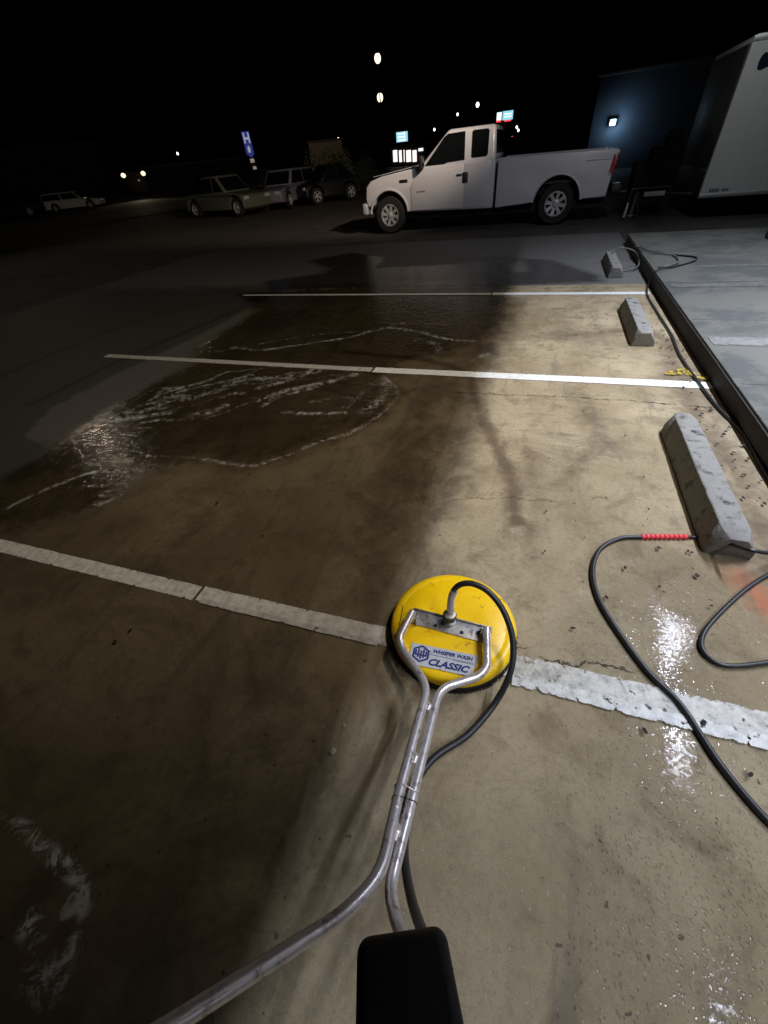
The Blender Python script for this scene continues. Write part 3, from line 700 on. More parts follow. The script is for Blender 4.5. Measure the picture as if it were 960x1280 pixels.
for dx, h0, h1 in ((-.020, -.009, .013), (-.010, -.016, .020), (0, -.022, .012), (.010, -.016, .020), (.020, -.009, .013)):
    box(bm, Ms @ Vector((ec[0]+dx, ec[1]+(h0+h1)/2, zt+.0003)), (.0066, h1-h0, .0008), Matrix.Rotation(ang_s, 3, 'Z'))
box(bm, Ms @ Vector((ec[0], ec[1]-.006, zt+.0006)), (.044, .005, .0008), Matrix.Rotation(ang_s, 3, 'Z'))
fin('emblem', bm, M['blue_ink'], stk, smooth=False)
# scratch on deck
bm = bmesh.new(); tube(bm, [TL(g(504, 757, .089)), TL(g(499, 782, .089))], .0016, 5); fin('scratch', bm, M['darkmetal'], sc)
# black trigger grip close to the lens
gp = pd(508, 1252, .46)
q_ = (Vector((0, 0, CH))-gp).normalized()
Rg = Matrix.Rotation(math.radians(6), 3, q_) @ Matrix((r2, (q_.cross(r2)).normalized(), q_)).transposed()
bm = bmesh.new(); d1 = .02
W1, W2 = .058, .068
def rg(v): return TL(gp + Rg @ Vector(v))
hull8(bm, [rg(v) for v in ((-W2, -.10, .0), (W2, -.10, .0), (W1+.002, .058, -.01), (-W1+.002, .058, -.01))], [rg(v) for v in ((-W2, -.10, -.07), (W2, -.10, -.07), (W1+.002, .060, -.06), (-W1+.002, .060, -.06))])
gr_ = fin('trigger_grip', bm, M['grip'], sc, bevel=.016, seg=5)

# ------------------------------------------------------------------ hoses on the ground
def gh(pts, r, name, mt, label, cat, group=None, n=9):
    bm = bmesh.new(); tube(bm, smooth_path([g(u, v, z) for u, v, z in pts], n), r, 14); return tag(fin(name, bm, mt, ang=70), label, cat, group)
H = .0125
ch = thing('coupled_hose', g(803, 671, 0), 0, 'thick black hose looping beside the nearest wheel stop with a red coil sleeve', 'hose')
o = gh([(1075, 1120, H), (1010, 1066, H), (960, 1026, H), (900, 955, H), (850, 880, H), (812, 842, H), (778, 797, H), (750, 752, H), (741, 715, H), (750, 687, H), (775, 673, H), (803, 671, H)], .0105, 'hose_section', M['hose'], None, None)
o2 = gh([(855, 671, H), (880, 673, H), (912, 680, .09), (940, 688, .145), (975, 690, .10), (1010, 668, H), (1040, 680, H), (1020, 700, H), (975, 712, H), (935, 735, H), (892, 775, H), (877, 800, H), (884, 820, H), (910, 832, H), (960, 828, H), (1040, 812, H)], .0090, 'hose_section', M['hose'], None, None)
bm = bmesh.new(); A_, B_ = g(801, 671, H), g(859, 671, H)
n = 120; pts = [A_.lerp(B_, i/n) for i in range(n+1)]
tube(bm, pts, lambda t: .0125+.0024*math.sin(t*2*PI*10), 16)
o3 = fin('coil_sleeve', bm, M['red_rubber'], None, ang=70)
for o_ in (o, o2, o3):
    o_.data.transform(Matrix.Translation(-ch.location)); o_.parent = ch
    for k in ('label', 'category'):
        if k in o_: del o_[k]
gh([(1010, 668, H), (957, 590, H), (929, 541, H), (899, 511, H), (876, 482, H), (850, 444, H), (839, 418, H), (822, 391, H), (809, 368, H), (811, 354, .03), (820, 338, KH+.02), (845, 333, KH+H), (868, 326, KH+H), (868, 321, KH+H), (840, 318, KH+H), (812, 313, KH+H), (800, 308, KH+H)], .0105, 'kerb_hose', M['hose'], 'long black hose lying along the foot of the kerb', 'hose')
gh([(770, 338, H), (800, 331, H), (826, 334, KH+H), (848, 327, KH+.02), (842, 319, KH+.02), (822, 316, KH+.02), (798, 309, KH+.02), (790, 308, H)], .011, 'coiled_hose', M['grey_hose'], 'grey hose coiled over the far end of the kerb', 'hose')
gh([(775, 340, H), (797, 333, .05), (797, 318, .10), (786, 311, .15), (772, 311, .16), (764, 318, .14), (768, 330, .02)], .011, 'looped_hose', M['grey_hose'], 'pale hose loop standing up beside the farthest wheel stop', 'hose')

# ------------------------------------------------------------------ leaf litter, pebbles
def flake(bm, p, s):
    n = 7; a0 = random.uniform(0, 6); el = random.uniform(.4, .9)
    top = []
    for k in range(n):
        a = 2*PI*k/n; r_ = s*random.uniform(.6, 1.1); vx, vy = r_*math.cos(a), r_*el*math.sin(a)
        top.append(bm.verts.new((p.x+vx*math.cos(a0)-vy*math.sin(a0), p.y+vx*math.sin(a0)+vy*math.cos(a0), .0135+random.uniform(0, .005))))
    bot = [bm.verts.new((v.co.x, v.co.y, v.co.z-.0018)) for v in top]
    bm.faces.new(top); bm.faces.new(bot[::-1])
    for k in range(n): bm.faces.new((top[k], bot[k], bot[(k+1) % n], top[(k+1) % n]))
bm = bmesh.new()
for k in range(120):
    yy = random.uniform(1.9, 5.6); xx = random.choice([random.gauss(1.27, .07), random.gauss(1.2, .1)])
    if xx > KX-.04 or xx < 1.13: continue
    flake(bm, Vector((xx, yy, 0)), random.uniform(.006, .017))
for k in range(30): flake(bm, Vector((random.uniform(.2, .9), random.uniform(1.2, 5.5), 0)), random.uniform(.004, .011))
for u, v in ((822, 687), (863, 693), (870, 722), (757, 749), (780, 712), (804, 915), (715, 787), (272, 631), (329, 672), (164, 790), (146, 804), (935, 970), (878, 905)): flake(bm, g(u, v), .013)
tag(fin('leaf_litter', bm, M['leaf'], smooth=False), 'dark dead leaf bits scattered between the kerb and wheel stops', 'leaf litter', kind='stuff')
for i, (u, v, s, lb) in enumerate(((416, 940, .013, 'largest pale stone chip on the concrete left of the steel handle'), (430, 907, .007, 'small stone chip just above the larger chip left of the handle'), (404, 908, .006, 'tiny dark-sided stone chip upper left of the larger chip left of the handle'))):
    bm = bmesh.new(); bmesh.ops.create_icosphere(bm, subdivisions=2, radius=s)
    for vv in bm.verts: vv.co *= random.uniform(.7, 1.15); vv.co.z *= .6
    bmesh.ops.translate(bm, verts=bm.verts, vec=g(u, v)+Vector((0, 0, s*.5))); tag(fin('stone_chip', bm, M['pebble'], smooth=False), lb, 'stone', 'stone chips near the handle')

# ------------------------------------------------------------------ vehicles
def arch(cx, r, zb, n=14, cz=.40, rev=False):
    a0 = math.asin(max(-1, min(1, (zb-cz)/r)))
    pts = [(cx+r*math.cos(t), cz+r*math.sin(t)) for t in [PI-a0-(PI-2*a0)*k/n for k in range(n+1)]]
    return pts if not rev else pts[::-1]
def wheel(parent, x, y, r, side, rr=.62, wd=.24, spokes=8, name='wheel'):
    e = bpy.data.objects.new(name, None); col.objects.link(e); e.parent = parent; e.location = (x, y, r)
    bm = bmesh.new(); lathe(bm, [(r*rr, -wd/2), (r*.93, -wd/2), (r, -wd/2+.035), (r, wd/2-.035), (r*.93, wd/2), (r*rr, wd/2), (r*rr, -wd/2)], axis='Y', seg=44, cap=False)
    for k in range(44):
        pass
    fin('tyre', bm, M['tyre'], e, ang=40)
    bm = bmesh.new(); s = side
    lathe(bm, [(r*rr, s*-.02), (r*rr, s*(wd/2+.004)), (r*rr*.93, s*(wd/2+.006)), (r*rr*.88, s*(wd/2-.03)), (r*rr*.86, s*.0)], axis='Y', seg=40, cap=False)
    lathe(bm, [(.001, s*(wd/2+.012)), (r*.11, s*(wd/2+.010)), (r*.15, s*(wd/2-.02)), (r*.24, s*(wd/2-.03)), (r*.24, s*0)], axis='Y', seg=20)
    for k in range(spokes):
        a = 2*PI*k/spokes+.2; m = Matrix.Rotation(a, 3, 'Y')
        A_ = [m @ Vector(v) for v in ((r*.18, s*(wd/2-.026), -.030), (r*.18, s*(wd/2-.026), .030), (r*.18, s*(wd/2-.055), .030), (r*.18, s*(wd/2-.055), -.030))]
        B_ = [m @ Vector(v) for v in ((r*rr*.91, s*(wd/2-.008), -.040), (r*rr*.91, s*(wd/2-.008), .040), (r*rr*.91, s*(wd/2-.04), .040), (r*rr*.91, s*(wd/2-.04), -.040))]
        hull8(bm, A_, B_)
    fin('rim', bm, M['rim'], e, ang=30)
    bm = bmesh.new(); lathe(bm, [(.001, s*-.01), (r*rr*.9, s*-.01)], axis='Y', seg=24); fin('brake_backing', bm, M['black_gap'], e)
    return e

# --- white pickup, nose towards -X, near side at y=0 of its own frame
TK = Vector((-2.0, 12.55, 0))
tk = thing('pickup_truck', TK, 0, 'white extended cab pickup truck parked side-on beyond the stalls', 'pickup truck')
WT = 2.0; tx = lambda v: v-TK.x
FX, RX = tx(-4.03), tx(.11)
Wb = lambda X_, Z_, y_: Vector((tx(X_), y_, Z_))
# cab and nose
prof = [(tx(-4.66), .62), (tx(-4.60), .60)] + arch(FX, .50, .60, cz=.42) + [(tx(-3.50), .44), (tx(-1.36), .40), (tx(-1.36), 1.335), (tx(-3.20), 1.315), (tx(-3.55), 1.285), (tx(-4.2), 1.21), (tx(-4.52), 1.13), (tx(-4.64), 1.02), (tx(-4.68), .80)]
bm = bmesh.new(); prism(bm, [(x_, .02, z_) for x_, z_ in prof], (0, WT-.04, 0)); body = fin('cab_body', bm, M['white_paint'], tk, bevel=.045, seg=4, ang=40)
# greenhouse
gb = [(tx(-3.22), .07, 1.30), (tx(-1.37), .07, 1.30), (tx(-1.37), WT-.07, 1.30), (tx(-3.22), WT-.07, 1.30)]
gt = [(tx(-2.52), .20, 1.93), (tx(-1.43), .20, 1.93), (tx(-1.43), WT-.20, 1.93), (tx(-2.52), WT-.20, 1.93)]
bm = bmesh.new(); hull8(bm, gb, gt); fin('cab_roof', bm, M['white_paint'], tk, bevel=.07, seg=5, ang=50)
sy = lambda z: .07+(z-1.30)/.63*.13
def side_panel(pts, name, mt, par, off=.004, th=.006, far_side=False):
    bm = bmesh.new()
    if not far_side: P_ = [(x_, sy(z_)-off, z_) for x_, z_ in pts]; prism(bm, P_, (0, th+.02, 0))
    else: P_ = [(x_, WT-sy(z_)+off, z_) for x_, z_ in pts]; prism(bm, P_, (0, -th-.02, 0))
    return fin(name, bm, mt, par, bevel=.002, seg=1)
fwn = [(tx(-3.08), 1.315), (tx(-2.62), 1.80), (tx(-2.52), 1.855), (tx(-2.12), 1.865), (tx(-2.10), 1.36), (tx(-2.52), 1.345), (tx(-2.62), 1.315)]
rwn = [(tx(-1.95), 1.40), (tx(-1.96), 1.84), (tx(-1.92), 1.865), (tx(-1.60), 1.865), (tx(-1.565), 1.83), (tx(-1.56), 1.42), (tx(-1.60), 1.385), (tx(-1.91), 1.38)]
bm = bmesh.new(); hull8(bm, [(tx(-3.17), .20, 1.345), (tx(-3.17), WT-.20, 1.345), (tx(-2.60), WT-.28, 1.875), (tx(-2.60), .28, 1.875)], [(tx(-3.10), .20, 1.33), (tx(-3.10), WT-.20, 1.33), (tx(-2.53), WT-.28, 1.86), (tx(-2.53), .28, 1.86)]); fin('windscreen', bm, M['dark_glass'], tk)
bm = bmesh.new(); hull8(bm, [(tx(-1.372), .25, 1.42), (tx(-1.372), WT-.25, 1.42), (tx(-1.418), WT-.3, 1.84), (tx(-1.418), .3, 1.84)], [(tx(-1.40), .25, 1.42), (tx(-1.40), WT-.25, 1.42), (tx(-1.44), WT-.3, 1.84), (tx(-1.44), .3, 1.84)]); fin('rear_window', bm, M['dark_glass'], tk)
# doors (thin raised skins leave dark shut lines)
for fs in (0, 1):
    y0 = .016 if not fs else WT-.016; s = -1 if not fs else 1
    bm = bmesh.new(); prism(bm, [(tx(x_), y0, z_) for x_, z_ in ((-3.42, .47), (-3.43, .95), (-3.22, 1.285), (-2.10, 1.30), (-2.095, .46))], (0, s*.012, 0)); dr = fin('door', bm, M['white_paint'], tk, bevel=.008, seg=2)
    bm = bmesh.new(); prism(bm, [(tx(x_), y0, z_) for x_, z_ in ((-2.065, .46), (-2.07, 1.30), (-1.47, 1.305), (-1.465, .455))], (0, s*.012, 0)); d2 = fin('rear_door', bm, M['white_paint'], tk, bevel=.008, seg=2)
    side_panel(fwn, 'door_window', M['dark_glass'], dr, far_side=bool(fs)); side_panel(rwn, 'door_window', M['dark_glass'], d2, far_side=bool(fs))
    bm = bmesh.new(); box(bm, (tx(-2.20), y0+s*.026, 1.10), (.13, .030, .035)); fin('door_handle', bm, M['black_plastic'], dr, bevel=.008)
    bm = bmesh.new(); box(bm, (tx(-2.055), y0+s*.022, 1.04), (.135, .018, .20)); fin('handle_recess', bm, M['black_plastic'], dr, bevel=.01)
    bm = bmesh.new(); box(bm, (tx(-3.12), y0+s*.11, 1.40), (.10, .20, .26)); mr_ = fin('door_mirror', bm, M['black_plastic'], tk, bevel=.03, seg=3)
    bm = bmesh.new(); box(bm, (tx(-3.065), y0+s*.12, 1.41), (.006, .15, .2)); fin('mirror_glass', bm, M['dark_glass'], mr_)
# badges on fender and door
MB = lambda X_, Z_: Matrix.Translation((tx(X_), -.001, Z_)) @ Matrix.Rotation(PI/2, 4, 'X')
bm = bmesh.new(); box(bm, (tx(-3.62), .018, 1.075), (.22, .008, .065)); bd = fin('badge', bm, M['black_plastic'], tk, bevel=.01)
text_obj('badge_writing', 'F-250', .062, M['chrome'], bd, Matrix.Translation((tx(-3.62), .0125, 1.075)) @ Matrix.Rotation(PI/2, 4, 'X'), shear=.2, bold=.001, depth=.001)
bm = bmesh.new()
for k in range(7): box(bm, (tx(-3.27)+k*.032, .002, .84+.003*(k % 2)), (.022, .004, .028))
fin('door_badge', bm, M['black_plastic'], tk, bevel=.002, seg=1)
# front end
bm = bmesh.new(); box(bm, (tx(-4.72), WT/2, .56), (.16, WT-.02, .26)); fin('front_bumper', bm, M['clear_lens'], tk, bevel=.05, seg=3)
bm = bmesh.new(); box(bm, (tx(-4.675), WT/2, .93), (.06, 1.15, .36)); gr = fin('grille', bm, M['chrome'], tk, bevel=.02)
bm = bmesh.new()
for z_ in (.84, .93, 1.02): box(bm, (tx(-4.708), WT/2, z_), (.012, 1.02, .05))
fin('grille_opening', bm, M['black_plastic'], gr, bevel=.003)
for y_ in (.20, WT-.20):
    bm = bmesh.new(); box(bm, (tx(-4.64), y_, .93), (.10, .32, .30)); fin('headlight', bm, M['dark_glass'], tk, bevel=.03)
bm = bmesh.new(); prism(bm, [(tx(-4.50), .25, 1.20), (tx(-3.25), .25, 1.345), (tx(-3.25), WT-.25, 1.345), (tx(-4.50), WT-.25, 1.20)], (0, 0, .012)); fin('bonnet', bm, M['white_paint'], tk, bevel=.01)
# bed
def bed_side(y0, th):
    p = [(tx(-1.30), .40), (tx(-1.30), 1.335)] + [(tx(1.21), 1.30), (tx(1.27), 1.24), (tx(1.20), .82), (tx(1.17), .47)] + arch(RX, .52, .46, cz=.42)[::-1]
    bm = bmesh.new(); prism(bm, [(x_, y0, z_) for x_, z_ in p], (0, th, 0)); return bm
bd0 = fin('bed_side', bed_side(.01, .14), M['white_paint'], tk, bevel=.03, seg=3)
fin('bed_side', bed_side(WT-.15, .14), M['white_paint'], tk, bevel=.03, seg=3)
bm = bmesh.new(); box(bm, (tx(-.03), WT/2, .80), (2.5, WT-.28, .05)); box(bm, (tx(-1.27), WT/2, 1.02), (.05, WT-.28, .5)); fin('bed_floor', bm, M['darkmetal'], tk)
bm = bmesh.new(); box(bm, (tx(1.19), WT/2, 1.04), (.07, WT-.31, .50)); tg = fin('tailgate', bm, M['white_paint'], tk, bevel=.015)
bm = bmesh.new(); box(bm, (tx(1.232), WT/2, 1.17), (.02, .22, .08)); fin('tailgate_handle', bm, M['black_plastic'], tg, bevel=.006)
for y_, s in ((.006, 1), (WT-.006, -1)):
    bm = bmesh.new(); prism(bm, [(tx(1.155), y_, 1.20), (tx(1.245), y_, 1.22), (tx(1.262), y_, 1.16), (tx(1.235), y_, .90), (tx(1.18), y_, .84), (tx(1.12), y_, .86)], (0, s*.16, 0)); tlp = fin('tail_light', bm, M['red_lens'], tk, bevel=.012)
    bm = bmesh.new(); box(bm, (tx(1.155), y_-s*.004, .875), (.05, .012, .05)); fin('reversing_lens', bm, M['clear_lens'], tlp, bevel=.006)
bm = bmesh.new(); box(bm, (tx(1.36), WT/2, .60), (.22, WT-.10, .18)); rb = fin('rear_bumper', bm, M['black_plastic'], tk, bevel=.03, seg=3)
bm = bmesh.new(); box(bm, (tx(1.36), .25, .697), (.16, .30, .012)); fin('bumper_step', bm, M['alu'], rb, bevel=.004)
for wx, rad in ((FX, .515), (RX, .535)):
    for y_, s in ((.0, 1), (WT, -1)):
        bm = bmesh.new(); a0 = math.radians(4)
        tube(bm, [(wx+rad*math.cos(t), y_+s*.012, .42+rad*math.sin(t)) for t in [a0+(PI-2*a0)*k/24 for k in range(25)]], .026, 10); fin('arch_flare', bm, M['white_paint'], tk)
# side crease highlights on the bed
bm = bmesh.new(); tube(bm, [(tx(.62), .012, 1.14), (tx(.9), .006, 1.15), (tx(1.12), .012, 1.135)], .02, 10); fin('bed_crease', bm, M['white_paint'], bd0)
bm = bmesh.new(); box(bm, (tx(-1.6), WT/2, .42), (5.7, 1.5, .30)); box(bm, (FX, WT/2, .62), (1.02, WT-.5, .55)); box(bm, (RX, WT/2, .66), (1.1, WT-.5, .45)); fin('chassis', bm, M['black_gap'], tk)
for wx in (FX, RX):
    for y_, s in ((.02, -1), (WT-.02, 1)):
        wheel(tk, wx, y_+(-s)*.13, .40, s, rr=.60, wd=.26, spokes=8)

# --- enclosed trailer
TR = Vector((2.95, 12.2, 0))
tr = thing('enclosed_trailer', TR, 0, 'tall white enclosed trailer with charcoal front parked at the right', 'trailer')
TW, TLn, zb, zt_ = 2.5, 6.0, .36, 2.60
bm = bmesh.new(); box(bm, (TLn/2, TW/2, (zb+zt_)/2), (TLn, TW, zt_-zb)); tb = fin('body', bm, M['trailer'], tr, bevel=.02)
bm = bmesh.new(); box(bm, (-.012, TW/2, (.80+zt_-.05)/2), (.03, TW-.06, zt_-.10-.80)); fin('front_panel', bm, M['trailer_dark'], tr, bevel=.008)
bm = bmesh.new(); box(bm, (-.014, TW/2, .58), (.034, TW-.04, .42)); fin('stone_guard', bm, M['darkmetal'], tr, bevel=.005)
bm = bmesh.new(); box(bm, (TLn/2, -.006, zt_-.03), (TLn, .016, .07)); box(bm, (TLn/2, -.006, zb+.035), (TLn, .016, .06)); fin('edge_trim', bm, M['alu'], tb, bevel=.004)
bm = bmesh.new(); box(bm, (TLn/2, TW/2, zt_+.01), (TLn-.1, TW-.1, .03)); fin('roof', bm, M['alu'], tr, bevel=.01)
# dark leaf-shaped mark high on the side and small lettering at the lower corner
bm = bmesh.new(); a = onY(945, 86, 12.2)-TR; pp = [onY(u, v, 12.2)-TR for u, v in ((946, 87), (948, 78), (952, 70), (957, 65), (962, 66), (975, 74), (968, 80), (958, 84), (950, 88))]
prism(bm, [(p.x, -.001, p.z) for p in pp], (0, -.004, 0)); fin('logo_swoosh', bm, mat('dark_navy_vinyl', (.01, .012, .035), .4), tb, smooth=False)
M['vinyl'] = mat('grey_green_vinyl', (.06, .08, .08), .5)
for k0, k1 in ((0, 4), (4, 7)):
    bm = bmesh.new()
    for k in range(k0, k1): box(bm, (.17+k*.045+(.03 if k > 3 else 0), -.0155, zb+.125), (.03, .003, .05 if k < 4 else .035))
    fin('small_lettering', bm, M['vinyl'], tb, smooth=False)
for k in range(9):
    bm = bmesh.new(); box(bm, (.45+k*.61, -.0008, (zb+zt_)/2), (.03, .004, zt_-zb-.16)); fin('panel_seam', bm, M['trailer'], tb, smooth=False)
for xx in (3.6, 4.5):
    for yy, s in ((.12, -1), (TW-.12, 1)): wheel(tr, xx, yy, .34, s, rr=.55, wd=.2, spokes=6)
bm = bmesh.new(); box(bm, (TLn/2, TW/2, .30), (TLn-.2, TW-.6, .10)); fin('chassis', bm, M['black_gap'], tr)
# tongue, jack, coupler
bm = bmesh.new(); tube(bm, [(0, .45, .40), (-1.25, TW/2-.02, .46)], .04, 8); tube(bm, [(0, TW-.45, .40), (-1.25, TW/2+.02, .46)], .04, 8); tube(bm, [(-1.15, TW/2, .46), (-1.50, TW/2, .48)], .045, 8); fin('tongue', bm, M['darkmetal'], tr)
bm = bmesh.new(); tube(bm, [(-1.05, TW/2-.15, .04), (-1.05, TW/2-.15, .95)], .035, 12); lathe(bm, [(.11, .0), (.11, .015), (.04, .03)], c=(-1.05, TW/2-.15, 0), seg=18); tube(bm, [(-1.05, TW/2-.15, .93), (-.88, TW/2-.2, .97), (-.86, TW/2-.22, 1.05)], .012, 8); fin('tongue_jack', bm, M['alu'], tr)
# black equipment carried ahead of the trailer (dark box silhouette with small reflectors)
EQ = onY(800, 262, 12.3); EQ.z = 0
M['matteblack'] = mat('matte_black', (.005, .005, .0055), .8, spec=.2)
eq = thing('pressure_washer_skid', Vector((1.85, 13.05, 0)), 0, 'black pressure washer skid with tank between the pickup and the trailer', 'pressure washer')
bm = bmesh.new(); box(bm, (.27, .2, .76), (.84, .72, .50)); box(bm, (.38, .2, 1.10), (.52, .5, .30)); fin('engine_housing', bm, M['matteblack'], eq, bevel=.05, seg=3)
bm = bmesh.new(); lathe(bm, [(.0001, .0), (.16, .02), (.18, .08), (.18, .5), (.13, .58), (.0001, .6)], c=(.52, .3, .9), seg=24); fin('water_tank', bm, M['matteblack'], eq)
bm = bmesh.new()
for a, b_ in (((-.12, -.15, .55), (-.12, .55, .55)), ((.66, -.15, .55), (.66, .55, .55)), ((-.12, -.15, .55), (.66, -.15, .55)), ((-.12, .55, .55), (.66, .55, .55)), ((-.1, -.15, .55), (-.22, -.3, .0)), ((.02, -.15, .5), (.12, -.4, .0)), ((.6, .5, .5), (.62, .5, .0)), ((-.1, .5, .55), (-.1, .5, .0)), ((.6, -.1, .5), (.62, -.1, .0))): tube(bm, [a, b_], .018, 8)
fin('frame', bm, M['darkmetal'], eq)
bm = bmesh.new(); box(bm, (.36, -.19, .44), (.42, .02, .085)); fin('reflector_bar', bm, mat('pale_bar', (.5, .48, .5), .4), eq, bevel=.006)
bm = bmesh.new(); tube(bm, [(-.17, -.31, .04), (-.15, -.28, .16), (-.14, -.24, .30)], lambda t: .035-.018*abs(t-.3), 10); fin('chrome_hitch_stand', bm, M['alu'], eq)

# --- simple saloon / suv / pickup builder for the far parked cars
def far_car(name, p, q, style, mt, label, cat, Hs=1.45, wd=1.8, z=None, lights=None, rimspokes=5, over=1.0):
    """p front wheel contact, q rear wheel contact on the side we see"""
    p = Vector(p); q = Vector(q); c = (p+q)/2; dv = p-q; wb = Vector((dv.x, dv.y, 0)).length; ang_ = math.atan2(dv.y, dv.x)
    t = thing(name, c, ang_, label, cat)
    # local: +x forwards; near side chosen so the camera sees it: width extends away from camera
    away = Vector((-math.sin(ang_), math.cos(ang_), 0)); s = 1 if away.dot(Vector((c.x, c.y, 0))) > 0 else -1
    r = Hs*.23; hw = wb/2; fo = wb*.30*over; ro = wb*.36*over
    sill = r*.75; belt = Hs*.60
    lo_ = [(-hw-ro, sill+.05)] + arch(-hw, r*1.18, sill, cz=r) + arch(hw, r*1.18, sill, cz=r) + [(hw+fo, sill+.05), (hw+fo+.04, belt*.72), (hw+fo-.1, belt*.86), (hw*.72, belt), (-hw-ro+.05, belt), (-hw-ro-.03, belt*.7)]
    bm = bmesh.new(); prism(bm, [(x_, 0, z_) for x_, z_ in lo_], (0, s*wd, 0)); bo = fin('body', bm, mt, t, bevel=.11, seg=4, ang=50)
    if style == 'pickup': g0, g1, g2, g3 = hw*.62, hw*.22, -hw*.48, -hw*.52
    elif style == 'suv': g0, g1, g2, g3 = hw*.68, hw*.25, -hw-ro+.32, -hw-ro+.10
    else: g0, g1, g2, g3 = hw*.70, hw*.05, -hw*.72, -hw-ro*.55
    ins = .16
    bm = bmesh.new(); hull8(bm, [(g0, s*.05, belt-.02), (g3, s*.05, belt-.02), (g3, s*(wd-.05), belt-.02), (g0, s*(wd-.05), belt-.02)], [(g1, s*ins, Hs), (g2, s*ins, Hs), (g2, s*(wd-ins), Hs), (g1, s*(wd-ins), Hs)])
    fin('cabin', bm, mt, t, bevel=.12, seg=4, ang=50)
    yy = lambda z_: .05+(z_-belt+.02)/(Hs-belt+.02)*(ins-.05)
    xl = lambda z_: g3+(g2-g3)*(z_-belt)/(Hs-belt); xr = lambda z_: g0+(g1-g0)*(z_-belt)/(Hs-belt)
    zA, zB = belt+.05, Hs-.09; mid = (xl(zA)+xr(zA))/2+.05
    cuts = [(xl, None), (None, xr)]
    for k in (0, 1):
        if k == 0: pts = [(xl(zA)+.10, zA), (mid-.04, zA), (mid-.04, zB), (xl(zB)+.10, zB)]
        else: pts = [(mid+.04, zA), (xr(zA)-.12, zA), (xr(zB)-.08, zB), (mid+.04, zB)]
        for far_ in (0, 1):
            bm = bmesh.new(); Y_ = (lambda z_: s*(yy(z_)-.006)) if not far_ else (lambda z_: s*(wd-yy(z_)+.006))
            prism(bm, [(x_, Y_(z_), z_) for x_, z_ in pts], (0, s*(.02 if not far_ else -.02), 0)); fin('window', bm, M['dark_glass'], t)
    bm = bmesh.new(); hull8(bm, [(xr(zA)+.012, s*.2, zA), (xr(zA)+.012, s*(wd-.2), zA), (xr(zB)+.012, s*(wd-.28), zB), (xr(zB)+.012, s*.28, zB)], [(xr(zA)-.02, s*.2, zA), (xr(zA)-.02, s*(wd-.2), zA), (xr(zB)-.02, s*(wd-.28), zB), (xr(zB)-.02, s*.28, zB)]); fin('windscreen', bm, M['dark_glass'], t)
    for y_ in (.22, wd-.22):
        bm = bmesh.new(); box(bm, (hw+fo+.02, s*y_, belt*.74), (.08, .30, .14)); fin('headlight', bm, lights or M['clear_lens'], t, bevel=.02)
        bm = bmesh.new(); box(bm, (-hw-ro-.005, s*y_, belt*.80), (.06, .24, .16)); fin('tail_light', bm, M['red_lens'], t, bevel=.02)
    bm = bmesh.new(); box(bm, (0, s*wd/2, sill+.08), (2*hw+1.0, wd-.5, .25)); fin('underbody', bm, M['black_gap'], t)
    for xx in (-hw, hw):
        for y_, sd in ((.09, -1), (wd-.09, 1)): wheel(t, xx, s*y_, r, sd*s, rr=.62, wd=.2, spokes=rimspokes)
    return t
def tz(v): return Vector((v.x, v.y, terr(v.x, v.y)+.012))
def dist_pt(u, v, d):
    p = far(u, v, d); return tz(p)
far_car('parked_pickup', tz(g(299, 270)*.97), tz(g(247, 272)*.97), 'pickup', M['olive'], 'grey-green pickup truck with bright wheels parked left of the blue H sign', 'pickup truck', Hs=1.62, wd=1.8, over=.55)
far_car('parked_hatchback', dist_pt(114, 258, 56), dist_pt(70, 262, 57), 'suv', mat('far_white_paint', (.6, .6, .6), .35, coat=.4), 'white hatchback parked at the roadside on the far left', 'car', Hs=1.45)
far_car('parked_suv', dist_pt(-30, 272, 52), dist_pt(38, 266, 54), 'suv', M['blackcar'], 'dark unlit sport utility vehicle behind the white hatchback at the left edge', 'car', Hs=1.75)
far_car('parked_van', Vector((*far(333, 258, 27.5)[:2], 0)), Vector((*far(350, 254, 30.5)[:2], 0)), 'suv', M['blackcar'], 'black sport utility vehicle parked just right of the grey-green pickup', 'car', Hs=1.7)
far_car('parked_sedan', Vector((*far(364, 254, 27)[:2], 0)), Vector((*far(392, 248, 30)[:2], 0)), 'suv', M['greycar'], 'dull blue-grey car parked in the shade beneath the beige box wall', 'car', Hs=1.6)
far_car('parked_car', Vector((*far(398, 250, 27)[:2], 0)), Vector((*far(440, 244, 28)[:2], 0)), 'sedan', M['blackcar'], 'black car in front of the shrubs just left of the white pickup', 'car', Hs=1.6)
far_car('passing_car', Vector((*far(447, 216, 48)[:2], 0)), Vector((*far(478, 214, 50)[:2], 0)), 'sedan', M['greycar'], 'grey car with lit headlights passing behind the nose of the white pickup', 'car', Hs=1.4, lights=None)
